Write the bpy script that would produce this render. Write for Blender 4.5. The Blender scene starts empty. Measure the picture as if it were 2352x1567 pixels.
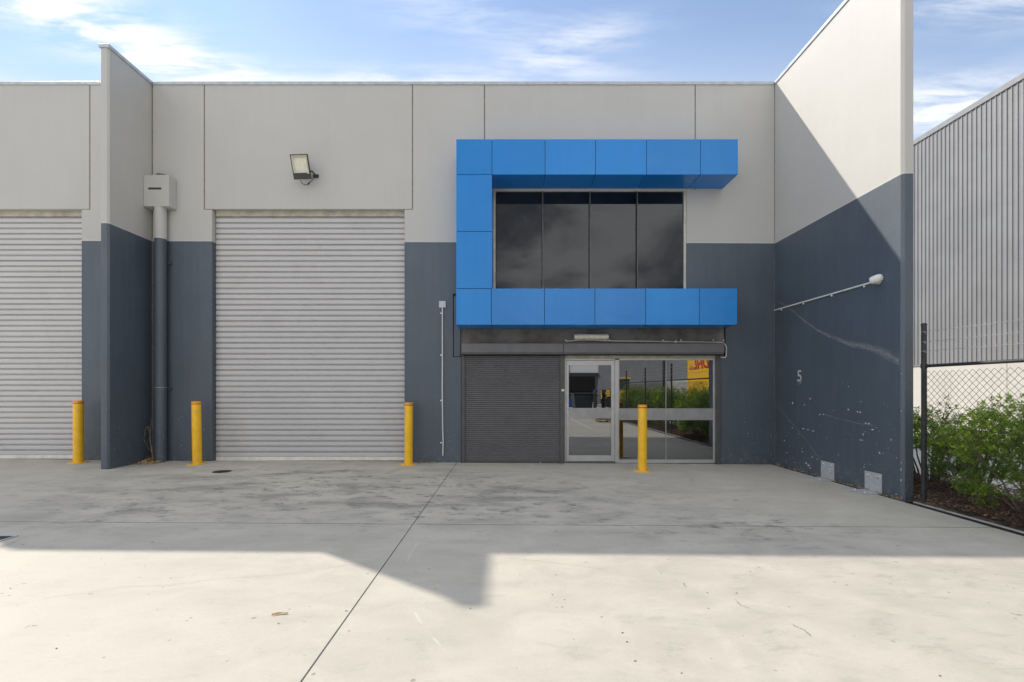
import bpy, math, random
import numpy as np
from mathutils import Vector, Matrix
R = math.radians
random.seed(7); rng = np.random.default_rng(7)
S = bpy.context.scene
col = S.collection

# ------------------------------------------------------------------ camera, sky, sun, exposure
F = 1080.0; VX = 1168.0; VY = 895.0; D = 9.7; HC = 1.513
cd = bpy.data.cameras.new('camera'); cam = bpy.data.objects.new('camera', cd); col.objects.link(cam)
cam.location = (0, 0, HC); cam.rotation_euler = (R(90), 0, 0)
cd.sensor_width = 36; cd.lens = 36 * F / 2352
cd.shift_x = 8 / 2352; cd.shift_y = 111.5 / 2352
cd.clip_start = 0.05; cd.clip_end = 3000
S.camera = cam
S.render.resolution_x = 1024; S.render.resolution_y = 682
vs = S.view_settings
vs.view_transform = 'Standard'; vs.look = 'None'; vs.gamma = 1; vs.use_curve_mapping = False
vs.exposure = 0.59

SUND = Vector((7.13, -5.32, -7.8)).normalized()
SUN_EL = math.asin(-SUND.z); SUN_AZ = math.atan2(-SUND.x, -SUND.y)     # azimuth from +Y towards +X
sl = bpy.data.lights.new('sun', 'SUN'); sl.energy = 2.95; sl.angle = R(0.53); sl.color = (1.0, 0.915, 0.79)
so = bpy.data.objects.new('sun', sl); col.objects.link(so)
so.rotation_euler = SUND.to_track_quat('-Z', 'Y').to_euler(); so.location = (-20, 15, 25)

class NT:
    """tiny node-tree writer"""
    def __init__(s, tree): s.t = tree; s.n = tree.nodes; s.l = tree.links
    def node(s, kind, **kw):
        nd = s.n.new(kind)
        for k, v in kw.items(): setattr(nd, k, v)
        return nd
    def put(s, sock, v):
        if v is None: return
        if isinstance(v, bpy.types.NodeSocket): s.l.new(v, sock)
        else: sock.default_value = v
    def m(s, op, a, b=None, c=None, clamp=False):
        nd = s.node('ShaderNodeMath', operation=op, use_clamp=clamp)
        s.put(nd.inputs[0], a); s.put(nd.inputs[1], b)
        if c is not None: s.put(nd.inputs[2], c)
        return nd.outputs[0]
    def noise(s, vec, scale, detail=4, rough=0.5, dist=0.0):
        nd = s.node('ShaderNodeTexNoise'); s.put(nd.inputs['Vector'], vec)
        nd.inputs['Scale'].default_value = scale; nd.inputs['Detail'].default_value = detail
        nd.inputs['Roughness'].default_value = rough; nd.inputs['Distortion'].default_value = dist
        return nd.outputs['Fac']
    def mapv(s, vec, loc=(0, 0, 0), rot=(0, 0, 0), sc=(1, 1, 1)):
        nd = s.node('ShaderNodeMapping'); s.put(nd.inputs['Vector'], vec)
        nd.inputs['Location'].default_value = loc; nd.inputs['Rotation'].default_value = rot; nd.inputs['Scale'].default_value = sc
        return nd.outputs[0]
    def rng(s, v, a, b, c=0.0, d=1.0, smooth=True):
        nd = s.node('ShaderNodeMapRange', interpolation_type='SMOOTHSTEP' if smooth else 'LINEAR')
        s.put(nd.inputs[0], v); s.put(nd.inputs[1], a); s.put(nd.inputs[2], b); s.put(nd.inputs[3], c); s.put(nd.inputs[4], d)
        return nd.outputs[0]
    def mix(s, f, a, b, mode='MIX'):
        nd = s.node('ShaderNodeMix', data_type='RGBA', blend_type=mode)
        s.put(nd.inputs[0], f)
        for sock, v in ((nd.inputs[6], a), (nd.inputs[7], b)):
            if isinstance(v, tuple) and len(v) == 3: v = v + (1,)
            s.put(sock, v)
        return nd.outputs[2]
    def sep(s, v):
        nd = s.node('ShaderNodeSeparateXYZ'); s.put(nd.inputs[0], v); return nd.outputs
    def comb(s, x, y, z):
        nd = s.node('ShaderNodeCombineXYZ'); s.put(nd.inputs[0], x); s.put(nd.inputs[1], y); s.put(nd.inputs[2], z); return nd.outputs[0]
    def bump(s, h, strength, dist=0.01):
        nd = s.node('ShaderNodeBump'); s.put(nd.inputs['Height'], h)
        nd.inputs['Strength'].default_value = strength; nd.inputs['Distance'].default_value = dist
        return nd.outputs[0]

w = bpy.data.worlds.new('World'); S.world = w; w.use_nodes = True
w.node_tree.nodes.clear(); T = NT(w.node_tree)
sky = T.node('ShaderNodeTexSky', sky_type='NISHITA', sun_disc=False)
sky.sun_elevation = SUN_EL; sky.sun_rotation = SUN_AZ
sky.altitude = 50; sky.air_density = 1.0; sky.dust_density = 0.15; sky.ozone_density = 1.05
gen = T.node('ShaderNodeTexCoord').outputs['Generated']
gx, gy, gz = T.sep(gen)[0:3]
zc = T.m('MAXIMUM', gz, 0.06)
px_ = T.m('DIVIDE', gx, zc); py_ = T.m('DIVIDE', gy, zc)          # where the view ray meets a flat cloud layer
pl = T.comb(px_, py_, 0.0)
def blob(cx, cy, a, b, ang, wgt):
    dx = T.m('SUBTRACT', px_, cx); dy = T.m('SUBTRACT', py_, cy); c, s_ = math.cos(ang), math.sin(ang)
    u = T.m('DIVIDE', T.m('ADD', T.m('MULTIPLY', dx, c), T.m('MULTIPLY', dy, s_)), a)
    v = T.m('DIVIDE', T.m('SUBTRACT', T.m('MULTIPLY', dy, c), T.m('MULTIPLY', dx, s_)), b)
    r2 = T.m('ADD', T.m('MULTIPLY', u, u), T.m('MULTIPLY', v, v))
    return T.m('MULTIPLY', T.m('POWER', 2.718, T.m('MULTIPLY', r2, -1.0)), wgt)
mask = blob(-1.12, 1.32, 0.45, 0.14, 0.78, 1.7)
for a in ((-0.12, 1.26, 0.28, 0.09, 0.25, 0.38), (0.22, 1.33, 0.16, 0.07, -0.2, 0.5), (-0.35, 1.52, 0.50, 0.06, 0.0, 0.60), (1.22, 1.20, 0.30, 0.10, 0.1, 0.6),
          (1.55, 1.66, 0.6, 0.16, -0.15, 0.9), (-1.9, 1.75, 0.7, 0.3, 0.3, 0.7), (0.15, 1.45, 0.2, 0.05, 0.1, 0.5)):
    mask = T.m('ADD', mask, blob(*a))
wisp = T.noise(T.mapv(pl, rot=(0, 0, R(-12)), sc=(2.0, 7.5, 1)), 1.7, 10, 0.60, 0.22)
wisp = T.rng(wisp, 0.32, 0.66)
front = T.m('MULTIPLY', mask, wisp)
hz = T.rng(py_, 1.15, 1.8, 0.08, 0.42)                               # thin veil towards the horizon
front = T.m('ADD', front, T.m('MULTIPLY', hz, T.rng(gy, 0.0, 0.3)))
back = T.noise(T.mapv(gen, loc=(.3, .2, 0), sc=(1, 1, 2.0)), 1.9, 9, 0.58, 0.5)    # broken cumulus on the other half of the sky
back = T.m('MULTIPLY', T.rng(back, 0.30, 0.52), T.rng(gy, 0.45, 0.05))
dens = T.m('ADD', front, back, clamp=True)
lum = T.noise(T.mapv(gen, sc=(1, 1, 2.2)), 2.6, 8, 0.60, 0.5)
ccol = T.mix(T.rng(lum, 0.40, 0.62), (2.3, 2.35, 2.5), (8.8, 8.6, 8.3))
ccol = T.mix(T.rng(gy, 0.0, 0.3), ccol, (4.9, 5.05, 5.25))
sv = T.node('ShaderNodeVectorMath', operation='MINIMUM'); T.put(sv.inputs[0], sky.outputs[0]); sv.inputs[1].default_value = (2.25, 3.5, 5.6)
skc = T.mix(T.m('MULTIPLY', dens, 0.92), sv.outputs[0], ccol)
bg = T.node('ShaderNodeBackground'); T.put(bg.inputs[0], skc); bg.inputs[1].default_value = 0.143
T.l.new(bg.outputs[0], T.node('ShaderNodeOutputWorld').inputs[0])

# ------------------------------------------------------------------ materials
def newmat(name):
    m = bpy.data.materials.new(name); m.use_nodes = True; m.node_tree.nodes.clear()
    T = NT(m.node_tree); out = T.node('ShaderNodeOutputMaterial')
    b = T.node('ShaderNodeBsdfPrincipled'); T.l.new(b.outputs[0], out.inputs[0])
    return m, T, b, out
def pos(T): return T.node('ShaderNodeNewGeometry').outputs['Position']
def simple(name, c, rough=0.5, metal=0.0, var=0.12, scale=6.0, bump=0.0, bscale=200, spec=0.5, dirt=None, dirt_amt=0.0):
    m, T, b, o = newmat(name); P = pos(T)
    n = T.noise(P, scale, 5, 0.6)
    f = T.rng(n, 0.3, 0.7, 1 - var, 1 + var)
    base = T.mix(1.0, c, T.comb(f, f, f), 'MULTIPLY')
    if dirt:
        base = T.mix(T.m('MULTIPLY', T.rng(T.noise(P, 3.1, 6, 0.7), 0.5, 0.72), dirt_amt), base, dirt)
    T.put(b.inputs['Base Color'], base); b.inputs['Metallic'].default_value = metal
    T.put(b.inputs['Roughness'], T.rng(T.noise(P, scale * 2.3, 3), 0.3, 0.7, max(rough - .06, .02), rough + .06))
    b.inputs['Specular IOR Level'].default_value = spec
    if bump: T.put(b.inputs['Normal'], T.bump(T.noise(P, bscale, 3), bump, 0.004))
    return m

WHITE = (0.515, 0.509, 0.490); NAVY = (0.072, 0.097, 0.127)
def paint_mat():
    """two-tone wall paint: pale grey above a painted line, slate blue below it; the same on panels, wing walls and downpipe"""
    m, T, b, o = newmat('two_tone_wall_paint'); P = pos(T); x, y, z = T.sep(P)[0:3]
    line = T.m('SUBTRACT', 4.548, T.m('MULTIPLY', x, 0.0036))
    wob = T.m('MULTIPLY', T.m('SUBTRACT', T.noise(P, 9, 3), 0.5), 0.006)
    up = T.rng(T.m('ADD', T.m('SUBTRACT', z, line), wob), -0.002, 0.002)
    edge = T.m('MULTIPLY', T.rng(T.m('SUBTRACT', z, line), 0.0, 0.004), T.rng(T.m('SUBTRACT', z, line), 0.030, 0.024))
    streak = T.noise(T.mapv(P, sc=(7.0, 7.0, 0.35)), 1.6, 6, 0.65)
    blot = T.noise(P, 0.55, 5, 0.6)
    fine = T.noise(P, 60, 3, 0.6)
    v1 = T.m('MULTIPLY', T.rng(streak, 0.25, 0.75, 0.988, 1.010), T.rng(blot, 0.25, 0.75, 0.96, 1.03))
    wcol = T.mix(1.0, WHITE, T.comb(v1, v1, T.m('MULTIPLY', v1, 0.995)), 'MULTIPLY')
    run = T.noise(T.mapv(P, sc=(16, 16, 0.3)), 1.0, 4, 0.7)         # rain streaks below the capping
    rtop = T.m('MULTIPLY', T.rng(run, 0.52, 0.72), T.rng(z, 6.9, 7.8, 0.0, 0.12))
    wcol = T.mix(rtop, wcol, (0.40, 0.38, 0.33))
    v2 = T.m('MULTIPLY', T.rng(streak, 0.25, 0.75, 0.93, 1.07), T.m('MULTIPLY', T.rng(blot, 0.25, 0.75, 0.90, 1.10), T.rng(fine, 0.2, 0.8, 0.85, 1.15)))
    ncol = T.mix(1.0, NAVY, T.comb(v2, v2, v2), 'MULTIPLY')
    chalk = T.m('MULTIPLY', T.rng(T.noise(T.mapv(P, sc=(3, 3, 0.9)), 1.1, 6, 0.7), 0.50, 0.75), 0.07)
    ncol = T.mix(chalk, ncol, (0.30, 0.32, 0.34))
    low = T.m('MULTIPLY', T.rng(z, 0.45, 0.0), T.rng(T.noise(P, 11, 6, 0.75), 0.50, 0.70))
    ncol = T.mix(T.m('MULTIPLY', low, 0.35), ncol, (0.33, 0.31, 0.28))    # splashed dust along the ground
    fl = T.noise(P, 34, 2, 0.4); flm = T.m('MULTIPLY', T.rng(fl, 0.735, 0.75), T.rng(z, 1.6, 0.5))
    ncol = T.mix(flm, ncol, (0.55, 0.56, 0.56))
    base = T.mix(up, ncol, wcol)
    base = T.mix(T.m('MULTIPLY', edge, 0.15), base, (0.74, 0.74, 0.72))
    T.put(b.inputs['Base Color'], base)
    T.put(b.inputs['Roughness'], T.mix(up, (0.52, 0.52, 0.52), (0.62, 0.62, 0.62)))
    b.inputs['Specular IOR Level'].default_value = 0.75
    h = T.m('ADD', T.m('MULTIPLY', T.noise(P, 140, 3, 0.6), 0.6), T.m('MULTIPLY', T.noise(P, 9, 4, 0.6), 0.8))
    T.put(b.inputs['Normal'], T.bump(h, 0.30, 0.004))
    return m

def blue_mat():
    m, T, b, o = newmat('blue_composite_panel'); P = pos(T); x, y, z = T.sep(P)[0:3]
    st = T.noise(T.mapv(P, sc=(5, 5, 0.5)), 1.4, 5, 0.6)
    fade = T.rng(T.noise(P, 0.6, 3), 0.3, 0.7, 0.0, 0.35)
    c = T.mix(fade, (0.008, 0.225, 0.660), (0.024, 0.285, 0.745))
    f = T.m('MULTIPLY', T.rng(st, 0.25, 0.75, 0.97, 1.03), T.rng(T.node('ShaderNodeObjectInfo').outputs['Random'], 0, 1, 0.93, 1.06, False))
    T.put(b.inputs['Base Color'], T.mix(1.0, c, T.comb(f, f, f), 'MULTIPLY'))
    oi = T.node('ShaderNodeObjectInfo').outputs['Random']
    T.put(b.inputs['Roughness'], T.rng(oi, 0, 1, 0.22, 0.36, False)); b.inputs['Specular IOR Level'].default_value = 0.55
    T.put(b.inputs['Normal'], T.bump(T.noise(T.mapv(P, sc=(1, 1, 1.3)), 2.2, 2), 0.32, 0.03))
    return m

def concrete_mat():
    m, T, b, o = newmat('trowelled_concrete'); P = pos(T); x, y, z = T.sep(P)[0:3]
    big = T.noise(P, 0.35, 5, 0.55, 0.4); mid = T.noise(T.mapv(P, sc=(1, 1.6, 1)), 1.7, 7, 0.62, 0.6)
    fine = T.noise(P, 55, 4, 0.7); grain = T.noise(P, 320, 2, 0.6)
    c = T.mix(T.rng(big, 0.3, 0.7), (0.500, 0.475, 0.424), (0.550, 0.520, 0.456))
    f = T.m('MULTIPLY', T.rng(mid, 0.25, 0.75, 0.90, 1.07), T.m('MULTIPLY', T.rng(fine, 0.2, 0.8, 0.955, 1.04), T.rng(grain, 0.2, 0.8, 0.95, 1.04)))
    c = T.mix(1.0, c, T.comb(f, f, f), 'MULTIPLY')
    # tyre scuffs: short smears lying across the apron, gathered in front of the doors, darkened further to deepen the shade
    def gl(cx, cy, a, bb, wg):
        u = T.m('DIVIDE', T.m('SUBTRACT', x, cx), a); v = T.m('DIVIDE', T.m('SUBTRACT', y, cy), bb)
        return T.m('MULTIPLY', T.m('POWER', 2.718, T.m('MULTIPLY', T.m('ADD', T.m('MULTIPLY', u, u), T.m('MULTIPLY', v, v)), -1.0)), wg)
    mk = gl(-3.0, 7.6, 2.3, 1.5, 1.0)
    for a in ((-1.4, 6.4, 2.0, 1.0, 0.8), (0.6, 7.2, 2.2, 1.2, 0.45), (2.6, 5.2, 1.2, 0.6, 0.75), (-3.3, 8.4, 1.0, 0.25, 0.9), (-1.9, 7.2, 0.5, 0.25, 0.8),
              (-4.6, 5.7, 1.6, 0.6, 0.5), (0.2, 5.9, 1.2, 0.5, 0.55), (-6, 7.2, 2.0, 1.6, 0.25), (1.9, 2.9, 1.4, 0.35, 0.15), (3.4, 3.8, 1.6, 0.3, 0.18)):
        mk = T.m('ADD', mk, gl(*a))
    mk = T.m('ADD', mk, 0.10, clamp=True)
    n1 = T.noise(T.mapv(P, rot=(0, 0, R(9)), sc=(1.5, 2.6, 1)), 1.9, 9, 0.70, 0.25)
    n2 = T.noise(T.mapv(P, rot=(0, 0, R(-14)), sc=(5, 13, 1)), 1.5, 6, 0.75, 0.3)
    smear_shade = T.m('MULTIPLY', T.rng(n1, 0.50, 0.62), T.rng(n2, 0.42, 0.60, 0.10, 1.0))
    c = T.mix(T.m('MULTIPLY', T.m('MULTIPLY', smear_shade, mk), 0.92), c, (0.10, 0.10, 0.10))
    br = T.rng(T.noise(T.mapv(P, loc=(4, 9, 0), sc=(1.2, 2.4, 1)), 1.3, 6, 0.7, 0.4), 0.55, 0.75)
    c = T.mix(T.m('MULTIPLY', br, 0.10), c, (0.36, 0.32, 0.25))
    # round turning marks: thin pale and dark arcs
    for cx, cy, r, wd, colr, am in ((2.0, 4.4, 2.9, 0.012, (0.66, 0.65, 0.62), 0.45), (-2.2, 9.6, 2.7, 0.010, (0.66, 0.65, 0.62), 0.45), (-0.6, 8.9, 3.3, 0.008, (0.68, 0.67, 0.64), 0.35), (1.1, 8.6, 2.1, 0.05, (0.30, 0.30, 0.29), 0.22),
                                    (4.2, 7.4, 2.6, 0.09, (0.32, 0.31, 0.30), 0.16), (-3.0, 3.0, 4.2, 0.09, (0.33, 0.32, 0.30), 0.10), (-3.1, 3.0, 4.5, 0.09, (0.33, 0.32, 0.30), 0.10)):
        dx = T.m('SUBTRACT', x, cx); dy = T.m('SUBTRACT', y, cy)
        dd = T.m('ABSOLUTE', T.m('SUBTRACT', T.m('SQRT', T.m('ADD', T.m('MULTIPLY', dx, dx), T.m('MULTIPLY', dy, dy))), r))
        arc = T.m('MULTIPLY', T.rng(dd, wd, wd * 0.4), T.rng(T.noise(P, 0.9, 4, 0.7), 0.46, 0.58))
        c = T.mix(T.m('MULTIPLY', arc, am), c, colr)
    lf_ = T.rng(T.noise(T.mapv(P, rot=(0, 0, R(6)), sc=(1.0, 2.1, 1)), 0.9, 8, 0.62, 0.3), 0.44, 0.66)
    c = T.mix(T.m('MULTIPLY', T.m('MULTIPLY', lf_, mk), 0.62), c, (0.20, 0.197, 0.19))  # broad tyre stains, their colour also deepening the shade on the apron
    spot = T.rng(T.noise(P, 17, 2, 0.3), 0.755, 0.775)
    c = T.mix(T.m('MULTIPLY', spot, 0.55), c, (0.16, 0.15, 0.14))
    pale = T.rng(T.noise(T.mapv(P, loc=(1, 5, 0), sc=(2, 4, 1)), 2.0, 5, 0.7, 1.0), 0.66, 0.78)
    c = T.mix(T.m('MULTIPLY', pale, 0.2), c, (0.62, 0.60, 0.56))
    # patchy browner tone towards the foot of the facade
    foot = T.m('MULTIPLY', T.rng(y, 9.1, 9.68), T.rng(T.noise(P, 4, 5, 0.7), 0.40, 0.65))
    c = T.mix(T.m('MULTIPLY', foot, 0.35), c, (0.25, 0.225, 0.19))
    T.put(b.inputs['Base Color'], c)
    T.put(b.inputs['Roughness'], T.rng(mid, 0.3, 0.7, 0.62, 0.80)); b.inputs['Specular IOR Level'].default_value = 0.35
    h = T.m('ADD', T.m('MULTIPLY', fine, 0.5), T.m('MULTIPLY', mid, 1.2))
    T.put(b.inputs['Normal'], T.bump(h, 0.22, 0.006))
    return m

def glass_mat(name, tint, refl):
    m = bpy.data.materials.new(name); m.use_nodes = True; m.node_tree.nodes.clear(); T = NT(m.node_tree)
    out = T.node('ShaderNodeOutputMaterial'); tr = T.node('ShaderNodeBsdfTransparent'); tr.inputs[0].default_value = tint + (1,)
    gl = T.node('ShaderNodeBsdfGlossy'); gl.inputs['Roughness'].default_value = 0.0; gl.inputs[0].default_value = (0.93, 0.96, 1.0, 1)
    lw = T.node('ShaderNodeLayerWeight'); lw.inputs[0].default_value = 0.35
    P = pos(T)
    nb = T.bump(T.noise(P, 0.7, 1), 0.025, 0.01); T.put(gl.inputs['Normal'], nb)
    f = T.m('ADD', T.m('MULTIPLY', lw.outputs['Fresnel'], 0.35), refl, clamp=True)
    mx = T.node('ShaderNodeMixShader'); T.put(mx.inputs[0], f); T.l.new(tr.outputs[0], mx.inputs[1]); T.l.new(gl.outputs[0], mx.inputs[2])
    T.l.new(mx.outputs[0], out.inputs[0]); return m

def leaf_mat(name, c1, c2):
    m = bpy.data.materials.new(name); m.use_nodes = True; m.node_tree.nodes.clear(); T = NT(m.node_tree)
    out = T.node('ShaderNodeOutputMaterial')
    at = T.node('ShaderNodeAttribute', attribute_name='tone').outputs['Fac']
    c = T.mix(at, c1, c2)
    b = T.node('ShaderNodeBsdfPrincipled'); T.put(b.inputs['Base Color'], c); b.inputs['Roughness'].default_value = 0.42
    tl = T.node('ShaderNodeBsdfTranslucent'); T.put(tl.inputs[0], T.mix(1.0, c, (1.5, 1.6, 0.5), 'MULTIPLY'))
    mx = T.node('ShaderNodeMixShader'); mx.inputs[0].default_value = 0.42
    T.l.new(b.outputs[0], mx.inputs[1]); T.l.new(tl.outputs[0], mx.inputs[2]); T.l.new(mx.outputs[0], out.inputs[0]); return m

def scuff_mat(name, c, scale, lo, hi, amt=1.0):
    m = bpy.data.materials.new(name); m.use_nodes = True; m.node_tree.nodes.clear(); T = NT(m.node_tree)
    out = T.node('ShaderNodeOutputMaterial'); tr = T.node('ShaderNodeBsdfTransparent'); d = T.node('ShaderNodeBsdfDiffuse')
    d.inputs[0].default_value = c + (1,)
    a = T.node('ShaderNodeAttribute', attribute_name='soft').outputs['Fac']
    n = T.rng(T.noise(pos(T), scale, 6, 0.75, 0.8), lo, hi)
    f = T.m('MULTIPLY', T.m('MULTIPLY', n, a), amt, clamp=True)
    mx = T.node('ShaderNodeMixShader'); T.put(mx.inputs[0], f); T.l.new(tr.outputs[0], mx.inputs[1]); T.l.new(d.outputs[0], mx.inputs[2])
    T.l.new(mx.outputs[0], out.inputs[0]); return m

M = dict(
    paint=paint_mat(), blue=blue_mat(), concrete=concrete_mat(),
    cap=simple('grey_capping', (0.50, 0.53, 0.55), 0.4, 0.3), seal=simple('brown_sealant', (0.20, 0.165, 0.115), 0.8, var=0.35, scale=14),
    slat=simple('pale_grey_steel_slat', (0.56, 0.556, 0.562), 0.40, 0.0, var=0.025, scale=1.0, dirt=(0.36, 0.34, 0.31), dirt_amt=0.16),
    slathead=simple('beige_door_head', (0.45, 0.42, 0.35), 0.5, var=0.2), rail=simple('cream_bottom_rail', (0.76, 0.75, 0.70), 0.5, var=0.1),
    infill=simple('weathered_infill', (0.165, 0.155, 0.142), 0.75, var=0.35, scale=2.2, dirt=(0.20, 0.17, 0.13), dirt_amt=0.6, bump=0.3, bscale=90),
    shut=simple('charcoal_shutter', (0.155, 0.155, 0.165), 0.42, 0.0, var=0.08, scale=5), black=simple('black_rubber', (0.015, 0.015, 0.016), 0.7),
    guide=simple('dark_bronze_guide', (0.085, 0.083, 0.082), 0.45, 0.0),
    alu=simple('satin_aluminium', (0.50, 0.51, 0.52), 0.35, 0.35, var=0.06), alud=simple('grey_aluminium_midrail', (0.35, 0.35, 0.36), 0.38, 0.35, var=0.08),
    creamf=simple('cream_window_frame', (0.58, 0.56, 0.49), 0.45, 0.1), mull=simple('grey_mullion', (0.13, 0.125, 0.115), 0.45, 0.2),
    wpvc=simple('white_pvc', (0.74, 0.74, 0.72), 0.45, var=0.05), opal=simple('opal_diffuser', (0.86, 0.83, 0.70), 0.4, var=0.12, scale=20),
    yel=simple('yellow_bollard_paint', (0.95, 0.54, 0.020), 0.40, var=0.07, scale=8, dirt=(0.45, 0.30, 0.08), dirt_amt=0.25), red=simple('red_reflective_band', (0.50, 0.035, 0.02), 0.4),
    orange=simple('orange_reflector', (0.88, 0.36, 0.03), 0.4),
    galv=simple('galvanised_steel', (0.50, 0.535, 0.56), 0.5, 0.15, var=0.10, scale=22), bolt=simple('zinc_bolt', (0.55, 0.57, 0.58), 0.35, 0.6),
    lampd=simple('dark_lamp_casting', (0.055, 0.057, 0.060), 0.5, 0.2), refl=simple('cream_reflector', (0.66, 0.63, 0.52), 0.35, 0.1),
    leds=simple('led_board', (0.72, 0.71, 0.60), 0.4), lens=simple('black_lens', (0.01, 0.01, 0.012), 0.1),
    pipe=simple('black_pipe_paint', (0.028, 0.029, 0.032), 0.5, 0.0, var=0.3), wire=simple('black_coated_wire', (0.035, 0.035, 0.037), 0.45),
    gwire=simple('galvanised_wire', (0.42, 0.42, 0.42), 0.4, 0.6),
    clad=simple('grey_steel_cladding', (0.245, 0.250, 0.262), 0.5, 0.0, var=0.07, scale=0.8), flash=simple('cladding_flashing', (0.25, 0.26, 0.275), 0.5, 0.0),
    precast=simple('cream_precast', (0.56, 0.545, 0.51), 0.8, var=0.06, scale=1.0, bump=0.15), 
    lot=simple('pale_lot_concrete', (0.47, 0.455, 0.42), 0.85, var=0.12, scale=0.7, bump=0.2, bscale=40),
    asphalt=simple('far_ground', (0.20, 0.195, 0.18), 0.9, var=0.2, scale=0.2),
    soil=simple('dark_soil', (0.075, 0.052, 0.038), 0.95, var=0.5, scale=18, bump=0.8, bscale=40),
    kerb=simple('kerb_concrete', (0.40, 0.39, 0.365), 0.85, var=0.15, scale=8, bump=0.3, bscale=60),
    drain=simple('black_channel', (0.030, 0.034, 0.040), 0.5), grate=simple('cast_grate', (0.065, 0.070, 0.075), 0.5, 0.4),
    bark=simple('grey_bark', (0.17, 0.135, 0.10), 0.85, var=0.35, scale=30), twig=simple('dry_twig', (0.27, 0.19, 0.12), 0.85, var=0.35, scale=25),
    dryleaf=simple('dry_leaf', (0.50, 0.34, 0.16), 0.8, var=0.4, scale=20), rust=simple('rust_stain', (0.24, 0.13, 0.07), 0.9),
    plate=glass_mat('upper_tinted_glass', (0.30, 0.31, 0.32), 0.035), glass=glass_mat('entry_glass', (0.28, 0.29, 0.30), 0.27),
    blind=simple('charcoal_blind', (0.075, 0.075, 0.078), 0.9, var=0.1), room=simple('dim_interior', (0.10, 0.10, 0.10), 0.9),
    core=simple('building_core', (0.10, 0.10, 0.10), 0.9), roof=simple('metal_roof', (0.45, 0.46, 0.47), 0.5, 0.3),
    yclad=simple('yellow_cladding', (0.86, 0.50, 0.03), 0.5), redp=simple('red_lettering', (0.55, 0.02, 0.03), 0.5),
    bluep=simple('blue_plastic', (0.02, 0.09, 0.32), 0.45), wood=simple('pallet_timber', (0.36, 0.25, 0.14), 0.85, var=0.3, scale=12), 
    line=simple('worn_line_paint', (0.66, 0.65, 0.60), 0.8, var=0.15, scale=9),
    leaf=leaf_mat('shrub_leaf', (0.075, 0.170, 0.030), (0.400, 0.510, 0.045)),
    scuff=scuff_mat('white_scuff', (0.50, 0.54, 0.56), 30, 0.34, 0.70, 0.62), chip=simple('paint_chip', (0.62, 0.64, 0.64), 0.8),
    num=scuff_mat('stencilled_number', (0.62, 0.64, 0.65), 60, 0.22, 0.50, 0.85), crack=simple('crack_line', (0.30, 0.285, 0.255), 0.95),
)
# mulch chips: every chip its own brown
m, T_, b_, o_ = newmat('bark_chip')
T_.put(b_.inputs['Base Color'], T_.mix(T_.node('ShaderNodeAttribute', attribute_name='tone').outputs['Fac'], (0.045, 0.028, 0.020), (0.34, 0.19, 0.11)))
b_.inputs['Roughness'].default_value = 0.85; M['chip_bark'] = m

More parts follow.
